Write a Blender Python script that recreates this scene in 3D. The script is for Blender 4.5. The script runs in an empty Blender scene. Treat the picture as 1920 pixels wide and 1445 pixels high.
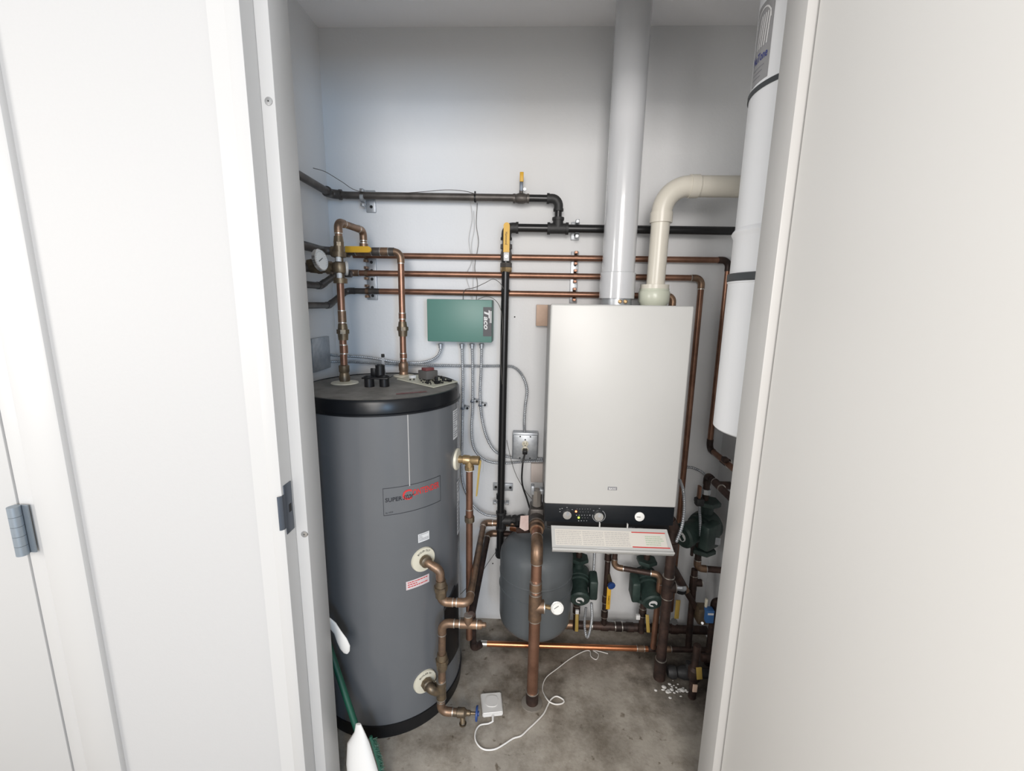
import bpy, bmesh, math, random
from mathutils import Vector, Matrix
random.seed(7)
S = bpy.context.scene
COL = S.collection
# ------------------------------------------------------------------ camera
CAM = Vector((0, 0, 1.44)); YAW, PITCH, ROLL, FPX = .0363, .1865, .0171, 819.
cf = Vector((-math.sin(YAW)*math.cos(PITCH), math.cos(YAW)*math.cos(PITCH), -math.sin(PITCH)))
cr0 = Vector((math.cos(YAW), math.sin(YAW), 0)); cu0 = cr0.cross(cf)
cr = math.cos(ROLL)*cr0 + math.sin(ROLL)*cu0; cu = -math.sin(ROLL)*cr0 + math.cos(ROLL)*cu0
cam = bpy.data.objects.new('camera', bpy.data.cameras.new('camera')); COL.objects.link(cam)
M = Matrix((cr, cu, -cf)).transposed().to_4x4(); M.translation = CAM
cam.matrix_world = M
cam.data.sensor_width = 36; cam.data.lens = 36*FPX/1920; cam.data.clip_start = .02
S.camera = cam
# ------------------------------------------------------------------ world, lamps, exposure
w = bpy.data.worlds.new('world'); S.world = w; w.use_nodes = True
w.node_tree.nodes['Background'].inputs[0].default_value = (.955, .98, 1.0, 1)
w.node_tree.nodes['Background'].inputs[1].default_value = .68
S.view_settings.view_transform = 'Standard'; S.view_settings.look = 'None'
S.view_settings.gamma = 1; S.view_settings.use_curve_mapping = False; S.view_settings.exposure = 0.12
def area(name, loc, target, sx, sy, power, col):
    l = bpy.data.lights.new(name, 'AREA'); l.shape = 'RECTANGLE'; l.size = sx; l.size_y = sy
    l.energy = power; l.color = col
    o = bpy.data.objects.new(name, l); COL.objects.link(o); o.location = loc
    o.rotation_euler = (Vector(target)-Vector(loc)).to_track_quat('-Z', 'Y').to_euler()
    return o
area('window_daylight', (1.50, -3.1, 1.50), (-.35, 1.8, 1.3), .45, 1.1, 48, (.42, .68, 1.0))
area('hall_lamp', (-.1, -1.9, 2.22), (0, 1.8, .7), 1.3, .7, 50, (1.0, .95, .90))
area('hall_fill', (.15, -3.3, 1.35), (.1, 1.8, 1.0), 1.2, 1.2, 46, (1.0, .96, .93))  # added warm frontal fill behind the camera, not a known window
area('side_fill', (-2.8, -.9, 1.6), (.5, .3, 1.3), 1.0, 1.2, 48, (1.0, .965, .92))  # added fill from the left that brightens the open door, no known source
# ------------------------------------------------------------------ pixel rays used to place things at measured depths
def ray(px, py): return cf + cr*((px-960)/FPX) + cu*((722.5-py)/FPX)
def at(px, py, Y): v = ray(px, py); return CAM + v*(Y/v.y)
def atX(px, py, X): v = ray(px, py); return CAM + v*(X/v.x)
def atZ(px, py, Z): v = ray(px, py); return CAM + v*((Z-1.44)/v.z)
V = Vector
X_, Y_, Z_ = V((1, 0, 0)), V((0, 1, 0)), V((0, 0, 1))
# ------------------------------------------------------------------ materials
def mat(name, col, rough=.5, metal=0., noise=None, bump=0., bscale=40., coat=0., emit=None, spec=.5):
    m = bpy.data.materials.new(name); m.use_nodes = True; nt = m.node_tree; b = nt.nodes['Principled BSDF']
    b.inputs['Base Color'].default_value = (*col, 1); b.inputs['Roughness'].default_value = rough
    b.inputs['Metallic'].default_value = metal; b.inputs['Coat Weight'].default_value = coat
    b.inputs['Specular IOR Level'].default_value = spec
    if emit: b.inputs['Emission Color'].default_value = (*emit[:3], 1); b.inputs['Emission Strength'].default_value = emit[3]
    if noise or bump:
        tc = nt.nodes.new('ShaderNodeTexCoord')
    if noise:   # (col2, scale, lo, hi)
        c2, sc, lo, hi = noise[:4]
        n = nt.nodes.new('ShaderNodeTexNoise'); n.inputs['Scale'].default_value = sc; n.inputs['Detail'].default_value = 6
        n.inputs['Roughness'].default_value = .62
        r = nt.nodes.new('ShaderNodeValToRGB'); r.color_ramp.elements[0].position = lo; r.color_ramp.elements[1].position = hi
        r.color_ramp.elements[0].color = (*col, 1); r.color_ramp.elements[1].color = (*c2, 1)
        nt.links.new(tc.outputs['Object'], n.inputs['Vector']); nt.links.new(n.outputs['Fac'], r.inputs['Fac'])
        nt.links.new(r.outputs['Color'], b.inputs['Base Color'])
    if bump:
        n2 = nt.nodes.new('ShaderNodeTexNoise'); n2.inputs['Scale'].default_value = bscale; n2.inputs['Detail'].default_value = 4
        bp = nt.nodes.new('ShaderNodeBump'); bp.inputs['Strength'].default_value = bump; bp.inputs['Distance'].default_value = .002
        nt.links.new(tc.outputs['Object'], n2.inputs['Vector']); nt.links.new(n2.outputs['Fac'], bp.inputs['Height'])
        nt.links.new(bp.outputs['Normal'], b.inputs['Normal'])
    return m
WALL = mat('closet_wall_paint', (.72, .728, .738), .55, bump=.25, bscale=120)
ROOMW = mat('room_wall_paint', (.455, .448, .442), .6, bump=.15, bscale=150)
FRAMEP = mat('frame_paint', (.50, .492, .482), .38)
DOORP = mat('door_paint', (.80, .785, .76), .45)
CEIL = mat('ceiling_paint', (.88, .88, .90), .8)
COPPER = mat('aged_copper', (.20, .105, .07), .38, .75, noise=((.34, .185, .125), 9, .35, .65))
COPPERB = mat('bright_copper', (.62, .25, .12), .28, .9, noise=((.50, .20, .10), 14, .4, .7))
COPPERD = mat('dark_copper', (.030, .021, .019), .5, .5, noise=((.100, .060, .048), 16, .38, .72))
COPFIT = mat('tarnished_copper', (.16, .11, .08), .42, .7, noise=((.33, .21, .135), 25, .35, .65))
BRONZE = mat('brass_fitting', (.22, .165, .105), .42, .7, noise=((.11, .09, .07), 30, .4, .7))
BRASS = mat('brass', (.46, .33, .17), .34, .8, noise=((.33, .23, .13), 40, .4, .7))
SOLDER = mat('solder', (.62, .60, .56), .3, .9)
IRON = mat('black_iron_pipe', (.018, .018, .019), .30, .3, spec=.6)
IRONF = mat('cast_iron_fitting', (.045, .045, .046), .55, .5, bump=.4, bscale=160)
IRONG = mat('grey_iron_pipe', (.125, .112, .102), .45, .5, noise=((.065, .058, .054), 18, .35, .7))
GALV = mat('galvanised_steel', (.46, .48, .50), .38, .55, noise=((.34, .36, .39), 30, .4, .65))
DARK = mat('dark_slot', (.012, .012, .012), .8)
ENAMEL = mat('white_enamel', (.52, .52, .51), .32, noise=((.505, .505, .495), 3, .3, .7))
GREYP = mat('boiler_side_grey', (.42, .41, .40), .4)
PANELB = mat('panel_black', (.008, .010, .013), .35, spec=.28)
FLUEW = mat('flue_white', (.56, .57, .59), .16, coat=.4)
PVC = mat('cream_pvc', (.60, .57, .50), .3)
PVCG = mat('pale_green_plastic', (.52, .54, .45), .3)
CANW = mat('canister_white', (.76, .77, .79), .4)
BLACKP = mat('black_plastic', (.009, .009, .010), .4, spec=.3)
RIMB = mat('glossy_black_rim', (.006, .007, .009), .28, spec=.28)
RUBBER = mat('grey_rubber_band', (.05, .055, .06), .5)
TANKG = mat('tank_grey_enamel', (.118, .123, .131), .22, spec=.55, noise=((.128, .133, .141), 4, .3, .7))
TANKTOP = mat('dusty_tank_top', (.15, .145, .135), .65, noise=((.26, .25, .235), 14, .35, .65))
CREAMP = mat('cream_plastic', (.66, .62, .50), .35)
TACO = mat('green_painted_steel', (.10, .225, .19), .42)
PUMPG = mat('dark_green_cast_iron', (.018, .034, .030), .5, .1, noise=((.032, .055, .048), 20, .4, .6))
WOOD = mat('raw_pine', (.62, .45, .35), .7, noise=((.52, .37, .28), 9, .4, .6))
YEL = mat('yellow_vinyl', (.70, .40, .03), .45)
YELF = mat('faded_yellow_vinyl', (.36, .25, .06), .5)
BLUE = mat('blue_handle', (.02, .06, .22), .4)
STICK = mat('white_sticker', (.68, .68, .68), .5)
STICKP = mat('pinkish_sticker', (.62, .53, .53), .5)
INK = mat('black_ink', (.015, .015, .02), .6)
INKG = mat('grey_ink', (.22, .22, .24), .6)
INKR = mat('red_ink', (.55, .03, .03), .6)
INKGR = mat('green_ink', (.38, .52, .36), .6)
PCB = mat('cream_circuit_board', (.62, .61, .50), .5)
TANKEX = mat('grey_expansion_tank', (.115, .128, .138), .36, spec=.4, bump=.2, bscale=60)
WHITEP = mat('white_plastic', (.78, .76, .73), .35)
GREENB = mat('green_plastic', (.006, .07, .042), .5)
GAUGEF = mat('gauge_face', (.80, .80, .78), .35)
CHROME = mat('brushed_chrome', (.62, .62, .62), .25, .95)
STEELD = mat('dark_steel', (.10, .115, .14), .42, .7)
HINGEM = mat('satin_steel', (.28, .32, .36), .45, .6)
WIRE = mat('grey_wire', (.10, .09, .08), .5)
WIREW = mat('thin_white_wire', (.55, .55, .55), .5)
REDC = mat('maroon_wrap', (.16, .05, .05), .5)
GREYC = mat('grey_core', (.10, .095, .09), .6)
TAG = mat('paper_tag', (.56, .44, .40), .6, noise=((.48, .33, .30), 22, .4, .65))
LEDR = mat('red_lamp', (.9, .2, .1), .4, emit=(1, .16, .06, 5))
LEDG = mat('green_lamp', (.6, .9, .1), .4, emit=(.45, .95, .05, 3))
def concrete():
    m = bpy.data.materials.new('stained_concrete'); m.use_nodes = True; nt = m.node_tree; b = nt.nodes['Principled BSDF']
    tc = nt.nodes.new('ShaderNodeTexCoord')
    def ns(sc, det=6, rough=.6):
        n = nt.nodes.new('ShaderNodeTexNoise'); n.inputs['Scale'].default_value = sc; n.inputs['Detail'].default_value = det
        n.inputs['Roughness'].default_value = rough; nt.links.new(tc.outputs['Object'], n.inputs['Vector']); return n
    def ramp(n, a, b_, ca, cb):
        r = nt.nodes.new('ShaderNodeValToRGB'); e = r.color_ramp.elements; e[0].position = a; e[1].position = b_
        e[0].color = (*ca, 1); e[1].color = (*cb, 1); nt.links.new(n.outputs['Fac'], r.inputs['Fac']); return r
    base = ramp(ns(5, 8, .68), .3, .7, (.31, .28, .24), (.46, .42, .365))
    spots = ramp(ns(26, 4, .5), .29, .35, (.45, .41, .36), (1, 1, 1))
    stain = ramp(ns(6, 7, .72), .32, .56, (.44, .41, .37), (1, 1, 1))
    def mul(a, c):
        x = nt.nodes.new('ShaderNodeMix'); x.data_type = 'RGBA'; x.blend_type = 'MULTIPLY'; x.inputs[0].default_value = 1
        nt.links.new(a, x.inputs[6]); nt.links.new(c, x.inputs[7]); return x.outputs[2]
    o = mul(mul(base.outputs[0], spots.outputs[0]), stain.outputs[0])
    # dark staining by the corner valves, darker ragged patches round the other pipe feet
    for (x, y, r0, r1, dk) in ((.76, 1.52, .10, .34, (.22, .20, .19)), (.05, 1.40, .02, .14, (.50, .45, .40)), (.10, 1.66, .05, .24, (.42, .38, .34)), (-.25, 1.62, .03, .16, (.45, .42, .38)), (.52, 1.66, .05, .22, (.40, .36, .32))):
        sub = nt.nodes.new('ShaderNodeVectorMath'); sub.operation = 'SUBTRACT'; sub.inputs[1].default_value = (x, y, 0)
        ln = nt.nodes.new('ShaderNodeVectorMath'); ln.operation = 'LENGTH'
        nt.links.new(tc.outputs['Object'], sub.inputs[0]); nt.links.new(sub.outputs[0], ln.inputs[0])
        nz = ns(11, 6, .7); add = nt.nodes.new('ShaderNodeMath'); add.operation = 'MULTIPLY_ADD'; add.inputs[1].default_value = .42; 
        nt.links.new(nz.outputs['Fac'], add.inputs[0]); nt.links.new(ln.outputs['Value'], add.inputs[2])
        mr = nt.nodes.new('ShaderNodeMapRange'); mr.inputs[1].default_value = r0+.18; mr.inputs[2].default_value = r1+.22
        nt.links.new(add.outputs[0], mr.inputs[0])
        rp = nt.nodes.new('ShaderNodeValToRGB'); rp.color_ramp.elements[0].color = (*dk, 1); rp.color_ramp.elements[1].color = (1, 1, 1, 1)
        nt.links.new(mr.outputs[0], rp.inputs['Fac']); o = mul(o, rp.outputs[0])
    nt.links.new(o, b.inputs['Base Color']); b.inputs['Roughness'].default_value = .72
    n = ns(60, 5); bp = nt.nodes.new('ShaderNodeBump'); bp.inputs['Strength'].default_value = .35; bp.inputs['Distance'].default_value = .003
    nt.links.new(n.outputs['Fac'], bp.inputs['Height']); nt.links.new(bp.outputs['Normal'], b.inputs['Normal'])
    return m
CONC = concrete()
# ------------------------------------------------------------------ mesh helpers
def frame_of(d):
    d = V(d).normalized(); a = X_ if abs(d.z) > .9 else Z_
    u = a.cross(d).normalized(); return u, d.cross(u).normalized(), d
class MB:
    def __init__(s): s.bm = bmesh.new()
    def ring(s, c, u, v, r, n): return [s.bm.verts.new(c + u*(r*math.cos(2*math.pi*i/n)) + v*(r*math.sin(2*math.pi*i/n))) for i in range(n)]
    def skin(s, rings, cap=True, closed=False):
        n = len(rings[0]); m = len(rings)
        for k in range(m if closed else m-1):
            A, B = rings[k], rings[(k+1) % m]
            for i in range(n): s.bm.faces.new((A[i], A[(i+1) % n], B[(i+1) % n], B[i]))
        if cap and not closed:
            s.bm.faces.new(rings[0][::-1]); s.bm.faces.new(rings[-1])
        return s
    def cyl(s, p0, p1, r, r1=None, n=24):
        p0, p1 = V(p0), V(p1); u, v, d = frame_of(p1-p0); r1 = r if r1 is None else r1
        return s.skin([s.ring(p0, u, v, r, n), s.ring(p1, u, v, r1, n)])
    def lathe(s, p0, d, prof, n=32, cap=True):      # prof: (radius, distance along d)
        p0 = V(p0); u, v, d = frame_of(d)
        return s.skin([s.ring(p0+d*h, u, v, max(r, 1e-5), n) for r, h in prof], cap)
    def tube(s, pts, r, n=16, rf=None, cap=True, flat=None):
        pts = [V(p) for p in pts]; rings = []; u = None
        for k, p in enumerate(pts):
            a = pts[max(k-1, 0)]; b = pts[min(k+1, len(pts)-1)]; d = (b-a).normalized()
            if u is None: u, v, _ = frame_of(d)
            else:
                u = (u - d*u.dot(d)).normalized(); v = d.cross(u)
            rings.append(s.ring(p, u, v, rf(k) if rf else r, n))
        return s.skin(rings, cap)
    def box(s, lo, hi, bev=0., rot=None, piv=None, seg=2):
        lo, hi = V(lo), V(hi)
        g = bmesh.ops.create_cube(s.bm, size=1)['verts']
        c = (lo+hi)/2; d = hi-lo
        for q in g: q.co = V((q.co.x*d.x, q.co.y*d.y, q.co.z*d.z)) + c
        if bev:
            es = list({e for q in g for e in q.link_edges})
            r = bmesh.ops.bevel(s.bm, geom=es, offset=bev, segments=seg, affect='EDGES', profile=.5)
            g = list({q for f in r['faces'] for q in f.verts} | {q for q in g if q.is_valid})
        if rot is not None:
            piv = V(piv) if piv is not None else c
            for q in g: q.co = rot @ (q.co-piv) + piv
        return s
    def obox(s, c, ax, ay, az, dims, bev=0.):        # oriented box
        R = Matrix((V(ax).normalized(), V(ay).normalized(), V(az).normalized())).transposed()
        c = V(c); d = V(dims)/2
        return s.box(c-d, c+d, bev, R, c)
    def prism(s, pts, ext):
        ext = V(ext); A = [s.bm.verts.new(V(p)) for p in pts]; B = [s.bm.verts.new(V(p)+ext) for p in pts]; n = len(A)
        s.bm.faces.new(A[::-1]); s.bm.faces.new(B)
        for i in range(n): s.bm.faces.new((A[i], A[(i+1) % n], B[(i+1) % n], B[i]))
        return s
    def ball(s, c, r, sc=(1, 1, 1), n=20):
        g = bmesh.ops.create_uvsphere(s.bm, u_segments=n, v_segments=n//2, radius=r)['verts']
        for q in g: q.co = V((q.co.x*sc[0], q.co.y*sc[1], q.co.z*sc[2])) + V(c)
        return s
    def quad(s, pts): s.bm.faces.new([s.bm.verts.new(V(p)) for p in pts]); return s
    def build(s, name, m, parent=None, label=None, flat=False):
        bm = s.bm
        bmesh.ops.recalc_face_normals(bm, faces=bm.faces) if not flat else None
        for f in bm.faces: f.smooth = not flat
        if not flat:
            for e in bm.edges:
                if len(e.link_faces) == 2 and e.calc_face_angle(0) > .62: e.smooth = False
        org = origin(parent)
        if parent is None: org = V((0, 0, 0))
        for q in bm.verts: q.co -= org
        me = bpy.data.meshes.new(name); bm.to_mesh(me); bm.free(); me.materials.append(m)
        o = bpy.data.objects.new(name, me); COL.objects.link(o)
        if parent is not None: o.parent = parent
        if label: o['label'] = label
        return o
def origin(p):
    o = V((0, 0, 0))
    while p is not None: o += p.location; p = p.parent
    return o
def thing(name, label, cat, loc, group=None):
    o = bpy.data.objects.new(name, None); COL.objects.link(o); o.location = V(loc); o.empty_display_size = .05
    o['label'] = label; o['category'] = cat
    if group: o['group'] = group
    return o
def tag(o, label, cat, group=None):
    o['label'] = label; o['category'] = cat
    if group: o['group'] = group
    return o
def solo(mb, name, m, label, cat, loc, group=None):  # a thing that is one mesh, origin moved to its base
    o = mb.build(name, m); loc = V(loc)
    for q in o.data.vertices: q.co -= loc
    o.location = loc
    return tag(o, label, cat, group)
def struct(mb, name, m, parent=None):
    o = mb.build(name, m, parent)
    if parent is None: o['kind'] = 'structure'
    return o
def fillet(pts, R, n=7):
    pts = [V(p) for p in pts]; out = [pts[0]]; arcs = []
    for i in range(1, len(pts)-1):
        p = pts[i]; a = (pts[i-1]-p); b = (pts[i+1]-p); la, lb = a.length, b.length; a.normalize(); b.normalize()
        ang = a.angle(b)
        t = min(R/math.tan(ang/2), la*.49, lb*.49); r = t*math.tan(ang/2)
        c = p + (a+b).normalized()*(r/math.sin(ang/2))
        s0 = p+a*t; s1 = p+b*t; v0 = s0-c; v1 = s1-c; th = v0.angle(v1); ax = v0.cross(v1).normalized()
        arc = [c + Matrix.Rotation(th*k/n, 3, ax) @ v0 for k in range(n+1)]
        out += arc; arcs.append((arc, a, b, r))
    out.append(pts[-1]); return out, arcs
def ring_part(mb, p, d, r, wd=.004, k=1.16):
    d = V(d).normalized(); mb.cyl(V(p)-d*wd/2, V(p)+d*wd/2, r*k, n=20)
def pipe(rt, pts, r, m, fit=None, style='copper', R=None, solder=True, skip=(), name='pipe'):
    """tube along pts with an elbow fitting at every corner"""
    R = R or r*2.1
    path, arcs = fillet(pts, R)
    o = MB().tube(path, r, 18).build(name, m, rt)
    if fit:
        for i, (arc, a, b, rr) in enumerate(arcs):
            if i in skip: continue
            e = r*1.35
            ap = [arc[0]+a*e] + arc + [arc[-1]+b*e]
            k = 1.13 if style == 'copper' else 1.25
            mb = MB().tube(ap, r*k, 18)
            if style == 'iron':
                ring_part(mb, ap[0]-a*.004, a, r, .009, 1.42); ring_part(mb, ap[-1]-b*.004, b, r, .009, 1.42)
            el = mb.build('elbow', fit, rt)
            if style == 'copper' and solder:
                for q, dd in ((ap[0], a), (ap[-1], b)): solder_ring(q, dd, r, 1.15, el)
    return o
def solder_ring(p, d, r, k, parent):
    sb = MB(); ring_part(sb, p, d, r, .003, k); return sb.build('solder_ring', SOLDER, parent)
def coupling(rt, p, d, r, m, ln=.04, k=1.14, solder=True):
    d = V(d).normalized(); p = V(p)
    c = MB().cyl(p-d*ln/2, p+d*ln/2, r*k, n=20).build('coupling', m, rt)
    if solder:
        solder_ring(p-d*ln/2, d, r, k+.03, c); solder_ring(p+d*ln/2, d, r, k+.03, c)
    return c
def union(rt, p, d, r, m, k=1.75):
    d = V(d).normalized(); p = V(p); mb = MB()
    mb.cyl(p-d*r*.55, p+d*r*.55, r*k, n=8)
    mb.cyl(p-d*r*2.3, p-d*r*.5, r*1.28, r*1.4, n=20); mb.cyl(p+d*r*.5, p+d*r*2.1, r*1.35, r*1.15, n=20)
    return mb.build('union_nut', m, rt)
def tee(rt, p, d, b, r, m, style='copper', ln=2.6, bl=None):
    d = V(d).normalized(); b = V(b).normalized(); p = V(p); k = 1.14 if style == 'copper' else 1.28; bl = bl or ln
    mb = MB(); mb.cyl(p-d*r*ln, p+d*r*ln, r*k, n=20); mb.cyl(p, p+b*r*bl, r*k, n=20)
    if style == 'iron':
        for q, dd in ((p-d*r*ln, d), (p+d*r*ln, d), (p+b*r*bl, b)): ring_part(mb, q, dd, r, .01, 1.5)
    t = mb.build('tee', m, rt)
    if style == 'copper':
        for q, dd in ((p-d*r*ln, d), (p+d*r*ln, d), (p+b*r*bl, b)): solder_ring(q, dd, r, 1.17, t)
    return t
def ball_valve(rt, p, d, out, lever, r, m, hm, ln=.03, L=.085, W=.016):
    """p centre, d pipe axis, out stem direction, lever handle direction"""
    d, out, lever, p = V(d).normalized(), V(out).normalized(), V(lever).normalized(), V(p)
    mb = MB(); mb.lathe(p-d*ln, d, [(r*1.45, 0), (r*1.45, ln*.35), (r*1.2, ln*.4), (r*1.55, ln*.75), (r*1.6, ln), (r*1.55, ln*1.25), (r*1.2, ln*1.6), (r*1.45, ln*1.65), (r*1.45, ln*2)], 16)
    mb.cyl(p, p+out*r*2.6, r*.5, n=12)
    v = mb.build('ball_valve', m, rt)
    side = lever.cross(out); c0 = p+out*r*2.6
    h = MB(); h.obox(c0+lever*L*.30, lever, side, out, (L*.75, W*.75, .003), .0008)
    hh = h.build('lever', GALV, v)
    g = MB(); a = c0+lever*L*.28; pts = []
    for i in range(9): t = -math.pi/2+math.pi*i/8; pts.append(a+lever*(L*.68+W/2*math.cos(t))+side*(W/2*math.sin(t)))
    pts += [a+side*W/2, a-side*W/2]
    g.prism([q-out*.004 for q in pts], out*.009).build('grip', hm, v)
    return v
def catmull(pts, step=.01):
    pts = [V(p) for p in pts]; P = [pts[0]*2-pts[1]]+pts+[pts[-1]*2-pts[-2]]; out = []
    for i in range(1, len(P)-2):
        a, b, c, d = P[i-1:i+3]; n = max(2, int((c-b).length/step))
        for k in range(n):
            t = k/n; out.append(.5*((2*b)+(c-a)*t+(2*a-5*b+4*c-d)*t*t+(3*b-a-3*c+d)*t**3))
    out.append(pts[-1]); return out
def resample(path, step):
    out = [path[0]]; acc = 0.
    for a, b in zip(path, path[1:]):
        L = (b-a).length
        while acc+L >= step:
            t = (step-acc)/L; a = a+(b-a)*t; L = (b-a).length; out.append(a.copy()); acc = 0.
        acc += L
    return out
def conduit_mb(pts, r=.0052):
    path = resample(catmull(pts, .004), .0019); seq = (1.0, 1.14, 1.14, .80)
    return MB().tube(path, r, 10, rf=lambda k: r*seq[k % 4])
def cable(pts, r, step=.006, n=8): return MB().tube(catmull(pts, step), r, n)
# lettering: flat letter meshes mapped through fn(x, y) -> point
def letters(name, body, m, parent, fn, w_, h_, shear=0., bold=0., label=None):
    cu_ = bpy.data.curves.new('t', 'FONT'); cu_.body = body; cu_.shear = shear; cu_.offset = bold; cu_.resolution_u = 3; cu_.fill_mode = 'FRONT'
    o = bpy.data.objects.new('t', cu_); COL.objects.link(o)
    dg = bpy.context.evaluated_depsgraph_get(); me = bpy.data.meshes.new_from_object(o.evaluated_get(dg))
    bpy.data.objects.remove(o); bpy.data.curves.remove(cu_)
    xs = [q.co.x for q in me.vertices]; ys = [q.co.y for q in me.vertices]
    x0, x1, y0, y1 = min(xs), max(xs), min(ys), max(ys)
    mb = MB(); vs = [mb.bm.verts.new(fn((q.co.x-x0)/(x1-x0)*w_, (q.co.y-y0)/(y1-y0)*h_)) for q in me.vertices]
    for p in me.polygons:
        try: mb.bm.faces.new([vs[i] for i in p.vertices])
        except ValueError: pass
    bpy.data.meshes.remove(me)
    return mb.build(name, m, parent, label, flat=True)
def patch(mb, fn, x0, y0, x1, y1, n=1):
    for k in range(n):
        a = x0+(x1-x0)*k/n; b = x0+(x1-x0)*(k+1)/n
        mb.quad([fn(a, y0), fn(b, y0), fn(b, y1), fn(a, y1)])
    return mb
def plane_fn(o, ux, uy, n, off=.0008):
    o, ux, uy, n = V(o), V(ux).normalized(), V(uy).normalized(), V(n).normalized()
    return lambda x, y: o+ux*x+uy*y+n*off

# ================================================================== THE SETTING
XL, XR, YB, ZC = -.80, .82, 1.788, 2.42
YF, YI = .922, 1.046           # room face and closet face of the front wall
JL, JR = -.561, .578           # door jamb faces
SL, SR = -.531, .513           # stop faces
HD = 2.16                      # head of the opening
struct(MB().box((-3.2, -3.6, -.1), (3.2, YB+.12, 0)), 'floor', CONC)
struct(MB().box((XL-.1, YB, 0), (XR+.1, YB+.12, ZC)), 'wall_back', WALL)
struct(MB().box((XL-.1, YI, 0), (XL, YB, ZC)), 'wall_left', WALL)
struct(MB().box((XR, YI, 0), (XR+.1, YB, ZC)), 'wall_right', WALL)
struct(MB().box((XL-.1, YI-.06, ZC), (XR+.1, YB+.12, ZC+.1)), 'ceiling', CEIL)
fw = MB()
fw.box((-1.066-.02, YF+.012, 0), (JL-.03, YI, ZC)); fw.box((JR+.03, YF+.012, 0), (3.2, YI, ZC)); fw.box((JL-.03, YF+.012, HD+.03), (JR+.03, YI, ZC))
fw.box((-3.2, YF+.012, 0), (-2.15, YI, ZC)); fw.box((-2.15, YF+.012, HD), (-1.086, YI, ZC))
struct(fw, 'wall_front', ROOMW)
# closet door frame: jambs, stops and face trim
fr = MB()
fr.box((JL-.065, YF+.001, 0), (JL-.028, YF+.03, HD+.06)); fr.box((JR+.028, YF+.001, 0), (JR+.065, YF+.03, HD+.06)); fr.box((JL-.03, YF+.001, HD+.028), (JR+.03, YF+.03, HD+.06))
fr.box((JL-.03, YF, 0), (JL, YI+.002, HD+.03), .0012); fr.box((JR, YF, 0), (JR+.03, YI+.002, HD+.03), .0012); fr.box((JL, YF, HD), (JR, YI+.002, HD+.03))
tr1 = struct(fr, 'trim_1', FRAMEP)
st = MB(); st.box((JL, .968, 0), (SL, YI+.002, HD), .002); st.box((SR, .968, 0), (JR, YI+.002, HD), .002); st.box((SL, .968, HD-.03), (SR, YI+.002, HD), .002)
st.build('door_stop', FRAMEP, tr1)
# frame of the neighbouring door on the left
f2 = MB(); f2.box((-1.166, YF-.002, 0), (-1.066, YF+.03, HD+.06), .006); f2.box((-1.207, YF+.004, 0), (-1.16, YI, HD), .002)
f2.box((-2.2, YF-.002, HD-.01), (-1.066, YF+.03, HD+.06), .004)
tr2 = struct(f2, 'trim_2', FRAMEP)
d2 = struct(MB().box((-2.14, YF+.002, .008), (-1.2105, YF+.044, HD-.015), .002), 'door_2', mat('side_door_paint', (.47, .462, .452), .45))
# open closet door on the right
dth = math.radians(0)
d1 = struct(MB().box((.531, -.30, .01), (.575, .962, HD-.02), .0025), 'door_1', DOORP)
# hardware on the frames
def screw(px, py, label):
    p = at(px, py, .968); rt = thing('screw', label, 'screw', p)
    MB().lathe(p, (0, -1, 0), [(.0085, -.002), (.0085, .0008), (.0078, .002), (.003, .0024)], 20).build('screw_head', CHROME, rt)
    MB().cyl(p-Y_*.0022, p-Y_*.0027, .0016, n=6).build('socket', DARK, rt)
screw(504, 190, 'small round screw head high on the left door stop'); screw(571, 1001, 'small round screw head on the left stop just below the strike plate')
# strike plate on the left jamb
zt, zb = 1.015, .893; xs = JL+.0012
sp = thing('strike_plate', 'dark steel strike plate with curled lip let into the left door jamb', 'strike plate', (JL, .945, .89))
p_ = MB(); p_.box((JL, .929, zb), (JL+.0022, .961, zt), .0006)
lip = MB(); pr = [(JL, .931), (JL+.0024, .931), (JL+.0022, .920), (JL-.002, .9145), (JL-.0065, .913), (JL-.007, .915), (JL-.003, .917), (JL, .9215)]
lip.prism([(a, b, zb+.018) for a, b in pr], (0, 0, .083))
p_.build('plate', STEELD, sp); lip.build('lip', STEELD, sp)
hp = MB(); hp.box((JL+.0022, .944, .942), (JL+.0026, .954, .962)); hp.build('latch_hole', DARK, sp)
# hinge of the neighbouring door
hg = thing('hinge', 'satin steel hinge barrel between the left door and its frame', 'hinge', (-1.196, .905, .828))
for i in range(5):
    z0 = .828+i*.0248; MB().cyl((-1.198, .907, z0+.0004), (-1.198, .907, z0+.0244), .0118, n=20).build('knuckle', HINGEM, hg)
MB().box((-1.209, .9165, .829), (-1.176, .9195, .951)).build('leaf', HINGEM, hg)

# ================================================================== WATER TANK
TC = V((-.50, 1.461, 0)); TR = .262
tank = thing('water_heater', 'tall grey cylindrical water tank with black rim standing on the floor', 'water heater', TC)
MB().lathe(TC, Z_, [(TR, .045), (TR, 1.118)], 96, cap=False).build('jacket', TANKG, tank)
MB().lathe(TC, Z_, [(TR-.01, .0), (TR+.001, .002), (TR+.004, .05), (TR-.002, .052)], 96).build('base_ring', BLACKP, tank)
MB().lathe(TC, Z_, [(TR-.002, 1.110), (TR+.005, 1.111), (TR+.005, 1.116), (TR+.001, 1.118), (TR+.001, 1.150), (TR-.003, 1.157), (TR-.008, 1.158), (TR-.012, 1.150)], 96, cap=False).build('top_rim', RIMB, tank)
MB().lathe(TC, Z_, [(TR-.02, 1.10), (TR-.008, 1.1545), (TR-.03, 1.156), (.001, 1.157)], 96).build('top_plate', TANKTOP, tank)
def tk(phi, z, off=0.): return TC + V(((TR+off)*math.sin(phi), -(TR+off)*math.cos(phi), z))
def tkn(phi): return V((math.sin(phi), -math.cos(phi), 0))
def tkfn(phi0, z0, off=.0007): return lambda x, y: tk(phi0+x/TR, z0+y, off)
ph = math.radians
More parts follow.
